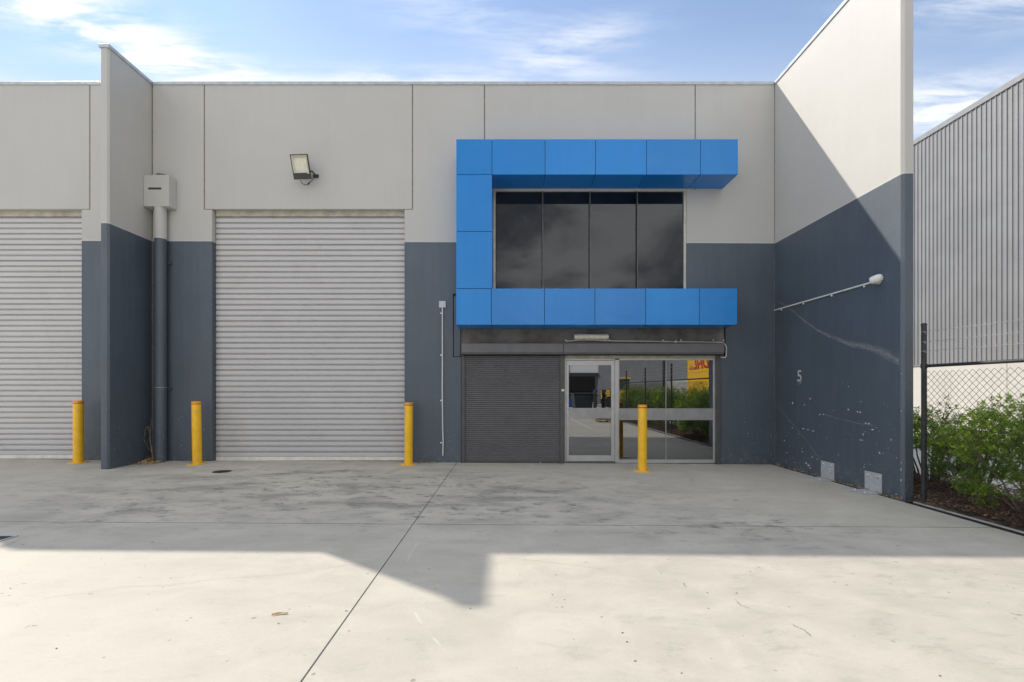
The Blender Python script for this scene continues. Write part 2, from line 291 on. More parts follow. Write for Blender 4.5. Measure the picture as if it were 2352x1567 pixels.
# ------------------------------------------------------------------ mesh helpers
def tag(o, label=None, cat=None, group=None, kind=None):
    if label: o['label'] = label
    if cat: o['category'] = cat
    if group: o['group'] = group
    if kind: o['kind'] = kind
    return o
def empty(name, loc=(0, 0, 0), label=None, cat=None, group=None):
    o = bpy.data.objects.new(name, None); col.objects.link(o); o.location = loc; o.empty_display_size = 0.2
    return tag(o, label, cat, group)
class MB:
    def __init__(s): s.v = []; s.f = []; s.mi = []; s.mats = []; s.cur = 0
    def mat(s, m):
        if m not in s.mats: s.mats.append(m)
        s.cur = s.mats.index(m); return s
    def add(s, vs_, fs):
        k = len(s.v); s.v += [tuple(p) for p in vs_]
        for f in fs: s.f.append(tuple(i + k for i in f)); s.mi.append(s.cur)
        return s
    def box(s, x0, x1, y0, y1, z0, z1):
        if x0 > x1: x0, x1 = x1, x0
        if y0 > y1: y0, y1 = y1, y0
        if z0 > z1: z0, z1 = z1, z0
        return s.add([(x0, y0, z0), (x1, y0, z0), (x1, y1, z0), (x0, y1, z0), (x0, y0, z1), (x1, y0, z1), (x1, y1, z1), (x0, y1, z1)],
                     [(0, 3, 2, 1), (4, 5, 6, 7), (0, 1, 5, 4), (1, 2, 6, 5), (2, 3, 7, 6), (3, 0, 4, 7)])
    def prism(s, pts, ax, a, b):
        """polygon pts extruded along axis ax from a to b; pts are the two other coordinates in order"""
        def mk(p, q):
            return {0: (q, p[0], p[1]), 1: (p[0], q, p[1]), 2: (p[0], p[1], q)}[ax]
        n = len(pts); vs_ = [mk(p, a) for p in pts] + [mk(p, b) for p in pts]
        fs = [tuple(range(n)), tuple(range(2 * n - 1, n - 1, -1))] + [(i, i + n, (i + 1) % n + n, (i + 1) % n) for i in range(n)]
        return s.add(vs_, fs)
    def tube(s, path, r, n=10, cap=True):
        path = [Vector(p) for p in path]; rs = r if isinstance(r, (list, tuple)) else [r] * len(path)
        rings = []; up = Vector((0, 0, 1)); prev = None
        for i, p in enumerate(path):
            t = (path[min(i + 1, len(path) - 1)] - path[max(i - 1, 0)]).normalized()
            if prev is None:
                a = t.cross(up if abs(t.z) < 0.9 else Vector((1, 0, 0))).normalized()
            else:
                a = (prev - t * prev.dot(t)).normalized()
            prev = a; bb = t.cross(a)
            rings.append([p + (a * math.cos(2 * math.pi * k / n) + bb * math.sin(2 * math.pi * k / n)) * rs[i] for k in range(n)])
        vs_ = [q for rg in rings for q in rg]; fs = []
        for i in range(len(path) - 1):
            for k in range(n):
                fs.append((i * n + k, i * n + (k + 1) % n, (i + 1) * n + (k + 1) % n, (i + 1) * n + k))
        if cap: fs += [tuple(range(n - 1, -1, -1)), tuple(range((len(path) - 1) * n, len(path) * n))]
        return s.add(vs_, fs)
    def lathe(s, prof, c=(0, 0, 0), n=32):
        vs_ = []; fs = []
        for r, z in prof:
            for k in range(n):
                a = 2 * math.pi * k / n; vs_.append((c[0] + r * math.cos(a), c[1] + r * math.sin(a), c[2] + z))
        for i in range(len(prof) - 1):
            for k in range(n): fs.append((i * n + k, i * n + (k + 1) % n, (i + 1) * n + (k + 1) % n, (i + 1) * n + k))
        fs += [tuple(range(n - 1, -1, -1)), tuple(range((len(prof) - 1) * n, len(prof) * n))]
        return s.add(vs_, fs)
    def build(s, name, m=None, parent=None, bevel=0.0, seg=2, smooth=False, loc=None, **kw):
        me = bpy.data.meshes.new(name); me.from_pydata(s.v, [], s.f)
        mats = s.mats if s.mats else [m]
        for q in mats: me.materials.append(q)
        if s.mats: me.polygons.foreach_set('material_index', s.mi)
        import bmesh
        bm = bmesh.new(); bm.from_mesh(me); bmesh.ops.recalc_face_normals(bm, faces=bm.faces); bm.to_mesh(me); bm.free()
        o = bpy.data.objects.new(name, me); col.objects.link(o)
        if parent: o.parent = parent
        if loc: o.location = loc
        if smooth:
            me.polygons.foreach_set('use_smooth', [True] * len(me.polygons)); me.set_sharp_from_angle(angle=R(38))
        if bevel:
            bv = o.modifiers.new('bevel', 'BEVEL'); bv.width = bevel; bv.segments = seg; bv.limit_method = 'ANGLE'; bv.angle_limit = R(40)
        return tag(o, **kw)
def copy_tree(o, parent=None):
    c = o.copy(); col.objects.link(c)
    if parent: c.parent = parent
    for ch in [q for q in bpy.data.objects if q.parent == o]: copy_tree(ch, c)
    return c
X = lambda px, Y=D: (px - VX) / F * Y
Z = lambda py, Y=D: HC - (py - VY) / F * Y
GZ = lambda x: -0.006 * x                                             # the apron falls gently to the right
def rectf(x0, x1, y0, y1): return [(x0, y0), (x1, y0), (x1, y1), (x0, y1)]

# ------------------------------------------------------------------ ground and paving
MB().box(-400, 400, -400, 400, -0.9, -0.55).build('ground', M['asphalt'], kind='structure')
BED = 5.43                                                            # inner edge of the planting bed
ap = MB()
def slab_mb(x0, x1, y0, y1, th=0.12):
    mb = MB(); z0, z1 = GZ(x0), GZ(x1)
    return mb.add([(x0, y0, z0 - th), (x1, y0, z1 - th), (x1, y1, z1 - th), (x0, y1, z0 - th), (x0, y0, z0), (x1, y0, z1), (x1, y1, z1), (x0, y1, z0)],
                  [(0, 3, 2, 1), (4, 5, 6, 7), (0, 1, 5, 4), (1, 2, 6, 5), (2, 3, 7, 6), (3, 0, 4, 7)])
yard = slab_mb(-30, BED, -45, 9.98, 0.3)
yard.v = [(x, y, z - 0.06) for x, y, z in yard.v]
apron = yard.build('concrete_apron', M['drain'], kind='structure')
g = 0.0035
xs = [-16.0, -7.43, -1.07, BED - 0.001]; ys = [-2.2, 5.27, 9.975]
for i in range(3):
    for j in range(2):
        slab_mb(xs[i] + g, xs[i + 1] - (g if i < 2 else 0), ys[j] + g * 2.2, ys[j + 1] - g * 2.2, 0.055).build('slab', M['concrete'], apron, bevel=0.003, seg=1)
slab_mb(-30, -16 - g, -45, 9.975, 0.055).build('slab', M['concrete'], apron)
slab_mb(-16 + g, BED, -45, -2.2 - g, 0.055).build('slab', M['concrete'], apron)
for xj_ in xs[1:3]: MB().box(xj_ - g, xj_ + g, -2.2, 9.97, GZ(xj_) - .03, GZ(xj_) - .004).build('joint_sealant', M['black'], apron)
for xa, xb in zip(xs[:-1], xs[1:]):
    o = slab_mb(xa + .01, xb - .01, 5.27 - g * 2.2, 5.27 + g * 2.2, .02); o.v = [(a_, b_, c_ - .0022) for a_, b_, c_ in o.v]; o.build('joint_sealant', M['black'], apron)
# parking lines behind the photographer (seen in the entry glass)
pk = MB()
pk.add([(3.20, -6, GZ(3.2) + .004), (3.30, -6, GZ(3.3) + .004), (3.30, 1.2, GZ(3.3) + .004), (3.20, 1.2, GZ(3.2) + .004)], [(0, 1, 2, 3)])
pk.add([(-2.0, 1.22, GZ(-2) + .004), (5.0, 1.22, GZ(5) + .004), (5.0, 1.30, GZ(5) + .004), (-2.0, 1.30, GZ(-2) + .004)], [(0, 1, 2, 3)])
pk.build('parking_line', M['line'], apron)
# hairline cracks
def ribbon(mb, pts, w, zf):
    for (a, b) in zip(pts[:-1], pts[1:]):
        d = Vector((b[0] - a[0], b[1] - a[1], 0)); n = Vector((-d.y, d.x, 0)).normalized() * w / 2
        mb.add([(a[0] - n.x, a[1] - n.y, zf(a[0])), (b[0] - n.x, b[1] - n.y, zf(b[0])), (b[0] + n.x, b[1] + n.y, zf(b[0])), (a[0] + n.x, a[1] + n.y, zf(a[0]))], [(0, 1, 2, 3)])
def gp(px, py):
    Y = HC * F / (py - VY)
    for _ in range(4): Y = (HC - GZ(X(px, Y))) * F / (py - VY)
    return (X(px, Y), Y)
ck = MB()
def crack(pl_, w=0.004, jit=0.02):
    pts = []
    for (a, b) in zip(pl_[:-1], pl_[1:]):
        A, B = gp(*a), gp(*b)
        for k in range(12):
            t = k / 12; pts.append((A[0] + (B[0] - A[0]) * t + random.uniform(-jit, jit) * .5, A[1] + (B[1] - A[1]) * t + random.uniform(-jit, jit) * .5))
    ribbon(ck, pts, w, lambda x: GZ(x) + 0.0025)
crack([(100, 1375), (200, 1362), (285, 1348), (380, 1346), (520, 1329), (680, 1318), (770, 1303), (800, 1297)], 0.0018)
crack([(1170, 1283), (1260, 1292), (1400, 1310)], 0.002)
crack([(1570, 1340), (1575, 1350)], 0.003); crack([(1690, 1377), (1700, 1390), (1720, 1398)], 0.003); crack([(1820, 1435), (1850, 1450), (1865, 1462)], 0.003)
crack([(0, 1258), (60, 1234), (120, 1219), (190, 1206)], 0.004, 0.003)
ck.build('crack', M['crack'], apron, kind='stuff')

# planting bed: channel strip, kerb strip, soil
by0, by1 = -7.0, 6.42
ke = MB(); ke.box(BED + .088, BED + .124, by0, by1, -0.25, -0.016).build('kerb_edging', M['kerb'], kind='structure', bevel=0.006)
dc = MB().box(BED + .004, BED + .087, by0, by1, -0.25, GZ(BED) - 0.016)
for xx in (BED + .004, BED + .038, BED + .074): dc.box(xx, xx + .011, by0, by1, GZ(BED) - 0.015, GZ(BED) + 0.003)
dcc = dc.build('drain_channel', M['drain']); tag(dcc, 'long black slotted drain channel along the edge of the garden bed', 'drain')
n = 44; sv = []; sf = []
xsb = np.linspace(BED + .126, 6.95, n); ysb = np.linspace(by0, 12.0, 170)
for j, yy in enumerate(ysb):
    for i, xx in enumerate(xsb):
        zz = -0.02 + 0.035 * math.sin(xx * 7 + yy * 3) * math.sin(yy * 5.3) + random.uniform(-.012, .012) + 0.05 * min(1, (xx - BED - .166) * 1.6)
        sv.append((xx, yy, zz - (0.02 if i == 0 else 0)))
for j in range(len(ysb) - 1):
    for i in range(n - 1): a = j * n + i; sf.append((a, a + 1, a + n + 1, a + n))
mb = MB(); mb.add(sv, sf); mb.build('garden_bed', M['soil'], kind='structure', smooth=True)
def chips(name, count, x0, x1, y0, y1, zf, size, mat, parent=None, flat=0.5):
    c = np.stack([rng.uniform(x0, x1, count), rng.uniform(y0, y1, count)], 1)
    V = []; Fc = []; tone = []
    for i in range(count):
        L = size * rng.uniform(.5, 1.5); W = L * rng.uniform(.25, .6); a = rng.uniform(0, 6.28); t = rng.uniform(-flat, flat); u = rng.uniform(-flat, flat)
        ax = Vector((math.cos(a), math.sin(a), t)); bx = Vector((-math.sin(a), math.cos(a), u)); cc = Vector((c[i, 0], c[i, 1], zf(c[i, 0], c[i, 1]) + rng.uniform(.004, .03)))
        k = len(V); V += [cc - ax * L / 2 - bx * W * .3, cc + ax * L * .1 - bx * W / 2, cc + ax * L / 2, cc - ax * L * .05 + bx * W / 2, cc + Vector((0, 0, W * .25))]
        Fc += [(k, k + 1, k + 4), (k + 1, k + 2, k + 4), (k + 2, k + 3, k + 4), (k + 3, k, k + 4)]; tone += [rng.random() ** 1.6] * 5
    me = bpy.data.meshes.new(name); me.from_pydata([tuple(v) for v in V], [], Fc); me.materials.append(mat)
    at = me.attributes.new('tone', 'FLOAT', 'POINT'); at.data.foreach_set('value', tone)
    o = bpy.data.objects.new(name, me); col.objects.link(o)
    if parent: o.parent = parent
    return o
mul = chips('bark_mulch', 15000, BED + .17, 7.4, 3.6, 8.0, lambda x, y: 0.01 + .04 * min(1, (x - BED - .166) * 1.6), 0.035, M['chip_bark'])
tag(mul, 'brown bark mulch covering the soil under the shrubs', 'mulch', kind='stuff')

# ------------------------------------------------------------------ the warehouse
bld = empty('warehouse_building', (0, D, 0), 'grey and slate blue precast warehouse unit with blue window surround and pale roller doors', 'building')
def part(mb, name, m=None, parent=None, **kw):
    o = mb.build(name, m, None, **kw); p = parent or bld; o.parent = p
    o.matrix_parent_inverse = Matrix.Translation(-bld.location) if p is bld else Matrix.Identity(4)
    return o
TOP = 7.83; TH = 0.15; GJ = 0.0085
xL0 = X(-140); xj = {k: X(v) for k, v in dict(a=206, c=349, d=469, e=947.5, f=1113, g=1597, h=1780).items()}
FINx0, FINx1, FINy = -7.505, -7.36, 8.65
RWx0, RWx1, RWy = 5.497, 5.657, 6.56
zb = lambda px: GZ(X(px)) - 0.02
Zl = Z(480.5)
def panel(pts, bev=0.010): return part(MB().prism(pts, 1, D, D + TH), 'wall_panel', M['paint'], bevel=bev, seg=2)
door_L = (X(-140), X(187)); door_R = (X(487), X(929))
panel(rectf(X(-140), xj['a'] - GJ, Zl, TOP))
panel([(xj['a'] + GJ, TOP), (FINx0, TOP), (FINx0, zb(228)), (X(187), zb(187)), (X(187), Zl - GJ), (xj['a'] + GJ, Zl - GJ)])
panel([(FINx1 + 2 * GJ, TOP), (xj['d'] - GJ, TOP), (xj['d'] - GJ, Zl - GJ), (X(487), Zl - GJ), (X(487), zb(487)), (FINx1 + 2 * GJ, zb(349))])
panel(rectf(xj['d'] + GJ, xj['e'] - GJ, Zl, TOP))
xw0, xw1 = X(1132.5), X(1577.5)
zw0, zw1 = Z(672), Z(436)
panel([(xj['e'] + GJ, TOP), (xj['f'] - GJ, TOP), (xj['f'] - GJ, zw1), (X(1124), zw1), (X(1124), Z(675)), (X(1041), Z(675)), (X(1041), Z(820)), (X(1060), Z(820)), (X(1060), zb(1060)), (X(929), zb(929)), (X(929), Zl - GJ), (xj['e'] + GJ, Zl - GJ)])
panel(rectf(xj['f'] + GJ, xj['g'] - GJ, zw1, TOP))
panel([(xj['g'] + GJ, TOP), (RWx0 - GJ, TOP), (RWx0 - GJ, zb(1780)), (X(1652), zb(1652)), (X(1652), Z(822)), (X(1667), Z(822)), (X(1667), Z(675)), (xw1, Z(675)), (xw1, zw1), (xj['g'] + GJ, zw1)])
# sealant in the joints
for (x, z0, z1) in ((xj['a'], Zl, TOP - .02), (xj['d'], Zl, TOP - .02), (xj['e'], Zl, TOP - .02), (xj['f'], 6.2, TOP - .02), (xj['g'], 6.2, TOP - .02), (RWx0 - .002, 0, TOP - .02), (FINx1 + GJ, .05, TOP - .02)):
    part(MB().box(x - GJ, x + GJ - .001, D + 0.004, D + 0.03, z0, z1), 'sealant_joint', M['seal'])
for (x0, x1) in ((X(187), xj['a']), (xj['d'], X(487)), (X(929), xj['e'])):
    part(MB().box(x0, x1, D + 0.008, D + 0.03, Zl - GJ, Zl - .0005), 'sealant_joint', M['seal'])
# infill around the entry, recessed in the precast opening
part(MB().box(X(1041) + .012, X(1667) - .012, D + 0.055, D + 0.12, Z(818), Z(675)), 'infill_panel', M['infill'])
part(MB().box(X(1041) + .010, X(1057), D + 0.012, D + 0.05, Z(819), Z(680)), 'infill_panel', M['paint'], bevel=.004)
# wing walls (chamfered nose) and the long side walls
def nose(x0, x1, y0, y1, ch): return [(x0, y1), (x0, y0 + ch * .3), (x0 + ch * .3, y0), (x1 - ch, y0), (x1, y0 + ch), (x1, y1)]
def nose_l(x0, x1, y0, y1, ch): return [(x0, y1), (x0, y0 + ch), (x0 + ch, y0), (x1 - ch * .3, y0), (x1, y0 + ch * .3), (x1, y1)]
part(MB().prism(nose(FINx0, FINx1, FINy, 34, 0.03), 2, -0.1, TOP), 'wing_wall', M['paint'], bevel=.003, seg=1, label='short wing wall between the two roller doors')
rw = part(MB().prism(nose_l(RWx0, RWx1, RWy, 34, 0.035), 2, -0.1, TOP), 'wing_wall', M['paint'], bevel=.003, seg=1, label='tall sunlit wing wall at the right end')
# cappings
cz0, cz1 = TOP + .001, TOP + .03
def cap(x0, x1, y0, y1):
    mb = MB().box(x0 - .028, x1 + .028, y0 - .028, y1 + .028, cz0, cz1)
    return part(mb, 'capping', M['cap'], bevel=.004, seg=1)
part(MB().box(X(-140), FINx0 - .03, D - .018, D + TH + .02, TOP - .035, cz1), 'capping', M['cap'], bevel=.004, seg=1)
part(MB().box(FINx1 + .03, RWx0 - .03, D - .018, D + TH + .02, TOP - .035, cz1), 'capping', M['cap'], bevel=.004, seg=1)
part(MB().box(FINx0 - .022, FINx1 + .022, FINy - .022, 34, TOP - .03, cz1 + .006), 'capping', M['cap'], bevel=.004, seg=1)
part(MB().box(RWx0 - .022, RWx1 + .022, RWy - .022, 34, TOP - .03, cz1 + .006), 'capping', M['cap'], bevel=.004, seg=1)
# body: roof and dark core behind the openings
part(MB().box(X(-140), RWx0 - .01, D + TH + .03, 34, 7.2, 7.3), 'roof', M['roof'])
part(MB().box(X(-140), RWx0 - .01, 33.8, 34, -.1, 7.19), 'rear_wall', M['core'])
part(MB().box(X(-140) - .1, X(-140), D, 34, -.1, 7.8), 'side_wall', M['core'])
part(MB().box(X(-140), RWx0 - .01, D + .3, 33.8, 0.04, 0.06), 'inner_floor', M['room'])
part(MB().box(X(950), RWx0 - .01, D + 3.2, D + 3.3, 0.07, 7.1), 'partition_wall', M['room'])
part(MB().box(X(950), X(950) + .1, D + .3, D + 3.19, 0.07, 7.1), 'partition_wall', M['room'])
part(MB().box(X(950) + .11, RWx0 - .02, D + .17, D + 3.19, 2.75, 2.9), 'upper_floor', M['room'])
part(MB().box(X(950) + .11, RWx0 - .02, D + .17, D + 3.19, 6.3, 6.4), 'ceiling', M['room'])

# roller doors: every slat of the curtain is a piece
PITCH = 0.1142
def slat_mesh(w):
    p = [(.012, 0.000), (-.012, .0025), (-.015, .012), (-.016, .043), (-.015, .075), (-.012, .0835), (.016, .0860), (.016, .0915), (-.006, .0935), (-.009, .0985), (-.006, .1035), (.016, .1060), (.016, .1125), (.012, .1142)]
    mb = MB(); n_ = len(p); vs_ = [(0, a, b) for a, b in p] + [(w, a, b) for a, b in p]
    mb.add(vs_, [(i, i + 1, i + 1 + n_, i + n_) for i in range(n_ - 1)])
    me = bpy.data.meshes.new('slat'); me.from_pydata(mb.v, [], mb.f); me.materials.append(M['slat']); return me
def roller_door(x0, x1, label):
    Yd = D + 0.135; z0 = GZ((x0 + x1) / 2) + .085
    mb = MB(); mb.box(x0 - .02, x1 + .02, Yd + .03, Yd + .05, -.05, Zl + .2)           # backing behind the curtain
    mb.box(x0 - .015, x0 + .012, Yd - .02, Yd + .03, -.02, Zl)
    mb.box(x1 - .012, x1 + .015, Yd - .02, Yd + .03, -.02, Zl)
    rd = part(mb, 'roller_door', M['mull'], label=label)
    rd.matrix_parent_inverse = Matrix.Identity(4); rd.location = (0, -D, 0)
    def sub(mb, name, m, **kw):
        o = mb.build(name, m, rd, **kw); return o
    me = slat_mesh(x1 - x0 - .024)
    NS = round((Z(499, Yd) - z0) / PITCH); ps = (Z(499, Yd) - z0) / NS
    for k in range(NS):
        o = bpy.data.objects.new('slat', me); col.objects.link(o); o.parent = rd
        o.location = (x0 + .012, Yd + random.uniform(-.0014, .0014), z0 + k * ps); o.scale = (1, 1, ps / PITCH)
        o.rotation_euler = (random.uniform(-.010, .010), random.uniform(-.0003, .0003), 0)
    zt = z0 + NS * ps
    if Zl + .05 - zt > 0.02: sub(MB().box(x0 + .012, x1 - .012, Yd - .03, Yd + .02, zt + .004, Zl + .1), 'head_bar', M['slathead'], bevel=.006)
    sub(MB().box(x0 + .012, x1 - .012, Yd - .022, Yd + .012, z0 - .078, z0 - .002), 'bottom_rail', M['rail'], bevel=.005)
    return rd
roller_door(door_L[0], X(190, D + .1), 'pale grey roller door of the unit on the left')
rd2 = roller_door(X(495.5, D + .13), X(929), 'tall pale grey roller door between the two middle bollards')

# upper window
Yw = D + 0.055
wn = MB(); fw = 0.055
wx0, wx1 = X(1133, Yw), X(1578.5, Yw); wz0, wz1 = Z(668, Yw), Z(434.5, Yw)
wn.box(wx0, wx0 + .048, Yw - .02, Yw + .09, wz0, wz1); wn.box(wx1 - .075, wx1, Yw - .02, Yw + .09, wz0, wz1)
wn.box(wx0 + .048, wx1 - .075, Yw - .02, Yw + .09, wz1 - .05, wz1); wn.box(wx0 + .048, wx1 - .075, Yw - .02, Yw + .09, wz0 - .1, wz0 - .05)
win = part(wn, 'window', M['creamf'], bevel=.003, seg=1); win.matrix_parent_inverse = Matrix.Identity(4); win.location = (0, -D, 0)
mx_ = [X(p, Yw) for p in (1246, 1354.5, 1463)]
edges = [wx0 + .048] + mx_ + [wx1 - .075]
for xm in mx_: MB().box(xm - .014, xm - .004, Yw - .012, Yw + .08, wz0 - .04, wz1 - .052).build('mullion', M['black'], win); MB().box(xm - .003, xm + .013, Yw - .016, Yw + .08, wz0 - .04, wz1 - .052).build('mullion', M['mull'], win)
for a, b in zip(edges[:-1], edges[1:]):
    MB().box(a + .013, b - .015, Yw + .02, Yw + .028, wz0 - .04, wz1 - .052).build('pane', M['plate'], win)
    MB().box(a + .03, b - .03, Yw + .16, Yw + .165, wz0 - .03, Z(484, Yw)).build('blind', M['blind'], win)
    MB().box(a + .03, b - .03, Yw + .150, Yw + .159, Z(484, Yw), Z(482, Yw)).build('blind_rail', M['wpvc'], win)

# blue surround: every cladding panel is a piece
sur_mb = MB(); YB = D / 1.0716
bx = [X(p, YB) for p in (1048, 1130, 1252, 1368, 1485, 1609, 1695)]
bxl = [X(p, YB) for p in (1048, 1128.5, 1250.5, 1366.5, 1483, 1606.5, 1693)]
bz = [Z(p, YB) for p in (320, 401, 532, 663, 746)]
i_ = 0.012
sur_mb.box(bx[0] + i_, bx[-1] - i_, YB + i_, D - .002, bz[1] + i_, bz[0] - i_)
sur_mb.box(bx[0] + i_, bx[1] - i_, YB + i_, D - .002, bz[3] + i_ * .1, bz[1] + i_ * .9)
sur_mb.box(bxl[0] + i_, bxl[-1] - i_, YB + i_, D - .002, bz[4] + i_, bz[3] - i_)
sur = part(sur_mb, 'blue_window_surround', M['black']); sur.matrix_parent_inverse = Matrix.Identity(4); sur.location = (0, -D, 0)
J = 0.0045
def bp(x0, x1, y0, y1, z0, z1): MB().box(x0, x1, y0, y1, z0, z1).build('panel', M['blue'], sur, bevel=.002, seg=1)
t_ = 0.011
for k in range(6):
    a, b = bx[k] + (J if k else 0), bx[k + 1] - (J if k < 5 else 0)
    bp(a, b, YB, YB + t_, bz[1] + (J if k == 0 else 0), bz[0])
    if k > 0: bp(a, b, YB + t_ + .001, D - .004, bz[1], bz[1] + t_)                   # soffit
    bp(a, b, YB + t_ + .001, D - .004, bz[0] - t_, bz[0])                             # top
    a, b = bxl[k] + (J if k else 0), bxl[k + 1] - (J if k < 5 else 0)
    bp(a, b, YB, YB + t_, bz[4], bz[3] - (J if k == 0 else 0))
    bp(a, b, YB + t_ + .001, D - .004, bz[4], bz[4] + t_)
    if k > 0: bp(a, b, YB + t_ + .001, D - .004, bz[3] - t_, bz[3])
for (z0, z1) in ((bz[2], bz[1]), (bz[3], bz[2])):
    bp(bx[0], bx[1], YB, YB + t_, z0 + J, z1 - J)
    bp(bx[1] - t_, bx[1], YB + t_ + .001, D - .004, z0 + J, z1 - J)
for z0, z1 in ((bz[1], bz[0]), (bz[2], bz[1]), (bz[3], bz[2]), (bz[4], bz[3])):
    bp(bx[0], bx[0] + t_, YB + t_ + .001, D - .004, z0 + t_ + J, z1 - t_ - J)
bp(bx[-1] - t_, bx[-1], YB + t_ + .001, D - .004, bz[1] + t_ + .001, bz[0] - t_ - .001)
bp(bxl[-1] - t_, bxl[-1], YB + t_ + .001, D - .004, bz[4] + t_ + .001, bz[3] - t_ - .001)

# security shutters over the entry
def shutter_head(px0, px1, Yh=D - .17):
    x0, x1 = X(px0, Yh), X(px1, Yh); zt, zm, zl_ = Z(788, Yh), Z(808.5, Yh), Z(811, Yh)
    prof = [(D + .05, zt), (Yh + .015, zt), (Yh, zt - .012), (Yh, zm), (Yh + .035, zm - .045), (D - .02, zm - .045), (D + .05, zm - .045)]
    mb = MB(); mb.mat(M['shut']).prism(prof, 0, x0, x1)
    mb.mat(M['black']).box(x0 + .004, x1 - .004, Yh + .028, D, zm - .062, zm - .046)
    o = part(mb, 'shutter_box', bevel=.002, seg=1); return o
shutter_head(1060, 1293.5); shutter_head(1294.5, 1664)
Ys = D - 0.015
sg = MB(); zsb = zb(1150) + .025
sg.box(X(1060.5, Ys), X(1068, Ys), Ys - .035, Ys + .05, zsb, Z(812)); sg.box(X(1286, Ys), X(1296.5, Ys), Ys - .035, Ys + .05, zsb, Z(812))
ss = part(sg, 'security_shutter', M['guide'], bevel=.003, label='lowered charcoal security shutter left of the glass door'); ss.matrix_parent_inverse = Matrix.Identity(4); ss.location = (0, -D, 0)
cu = MB(); p0 = 0.0418; zc0 = zsb + .035; nn = int((Z(815) - zc0) / p0) + 1
a, b = X(1068, Ys), X(1286, Ys)
for k in range(nn):
    zz = zc0 + k * p0; q = [(Ys + .022, zz), (Ys + .001, zz + .003), (Ys - .006, zz + .011), (Ys - .006, zz + .022), (Ys + .001, zz + .029), (Ys + .022, zz + .032), (Ys + .024, zz + p0)]
    cu.add([(a, u, v) for u, v in q] + [(b, u, v) for u, v in q], [(i, i + 1, i + 8, i + 7) for i in range(6)])
cu.build('shutter_curtain', M['shut'], ss, kind='stuff', smooth=True)
MB().box(a, b, Ys - .012, Ys + .02, zsb - .004, zc0 - .001).build('bottom_rail', M['guide'], ss)
MB().box(X(1289, Ys) , X(1295.5, Ys), Ys - .05, Ys - .036, Z(899, Ys), Z(894, Ys)).build('lock', M['wpvc'], ss)
MB().lathe([(0.001, 0), (.012, 0), (.012, .02), (.001, .02)], (X(1241, Ys), Ys - .03, zsb + .0), 12).build('ring', M['bolt'], ss)
sg = MB().box(X(1644, Ys), X(1652.5, Ys), Ys - .035, Ys + .07, zsb - .03, Z(812))
part(sg, 'shutter_guide', M['guide'], bevel=.003)
part(MB().box(X(1297), X(1644), D + .0, D + .05, Z(823.5), Z(813)), 'door_head', M['slathead'], bevel=.002)

# glass entry door
Yd = D + 0.02
def pr(x0, x1, z0, z1, y0=0.0, y1=.045): return MB().box(X(x0, Yd), X(x1, Yd), Yd + y0, Yd + y1, Z(z0, Yd), Z(z1, Yd))
fr = MB(); zg = Z(1061.5, Yd)
for (a, b, c, d) in ((1297, 1300, 1062, 824), (1412.5, 1420.5, 1063, 826.5), (1300.1, 1412.4, 827.5, 824)): fr.box(X(a, Yd), X(b, Yd), Yd - .01, Yd + .07, Z(c, Yd), Z(d, Yd))
door = part(fr, 'entry_door', M['alu'], bevel=.002, seg=1, label='glass entry door in a silver frame'); door.matrix_parent_inverse = Matrix.Identity(4); door.location = (0, -D, 0)
lf = MB()
for (a, b, c, d) in ((1300.6, 1306.5, 1060, 828.3), (1404, 1411.8, 1060, 828.3), (1306.6, 1403.9, 839, 828.3), (1306.6, 1403.9, 1060, 1046.5)): lf.box(X(a, Yd), X(b, Yd), Yd, Yd + .045, Z(c, Yd), Z(d, Yd))
lf.build('door_leaf', M['alu'], door, bevel=.002, seg=1)
pr(1306.6, 1403.9, 961.5, 937.5).build('midrail', M['alud'], door, bevel=.002)
pr(1306.7, 1403.8, 937.4, 839.1, .018, .026).build('pane', M['glass'], door); pr(1306.7, 1403.8, 1046.4, 961.6, .018, .026).build('pane', M['glass'], door)
hd = MB(); hx, hz_ = X(1302.5, Yd), Z(937, Yd)
hd.box(hx - .012, hx + .012, Yd - .008, Yd - .001, hz_ - .09, hz_ + .09); hd.tube([(hx, Yd - .006, hz_), (hx, Yd - .05, hz_), (hx + .11, Yd - .055, hz_)], .009)
hd.build('handle', M['bolt'], door, smooth=True)
MB().box(X(1299), X(1413), Yd - .02, Yd + .06, zg - .03, zg + .004).build('threshold', M['mull'], door)
for pz in (850, 947, 1040): MB().lathe([(.008, -.04), (.008, .04)], (X(1412.2, Yd), Yd - .012, Z(pz, Yd)), 10).build('hinge', M['alu'], door)
# fixed sidelight
sl_ = MB()
for (a, b, c, d) in ((1420.7, 1422.5, 1064, 826.5), (1638.5, 1643.3, 1064, 823.5), (1422.6, 1638.4, 827.5, 823.5), (1422.6, 1638.4, 1064, 1056)): sl_.box(X(a, Yd), X(b, Yd), Yd, Yd + .06, Z(c, Yd), Z(d, Yd))
side = part(sl_, 'window', M['alu'], bevel=.002, seg=1, label='fixed glass sidelight beside the entry door'); side.matrix_parent_inverse = Matrix.Identity(4); side.location = (0, -D, 0)
for (a, b) in ((1422.6, 1529.4), (1530.6, 1638.4)):
    pr(a, b, 938, 827.6, .018, .026).build('pane', M['glass'], side); pr(a, b, 1055.9, 965.5, .018, .026).build('pane', M['glass'], side)
    pr(a, b, 965.3, 938.3, .008).build('midrail', M['alud'], side, bevel=.002)
pr(1529.5, 1530.5, 1055.9, 827.6, .004, .05).build('mullion', M['alu'], side)
# room things dimly seen: inner post and skirting
part(MB().box(2.95, 3.02, D + .5, D + .57, .07, 2.7), 'inner_post', M['creamf'])

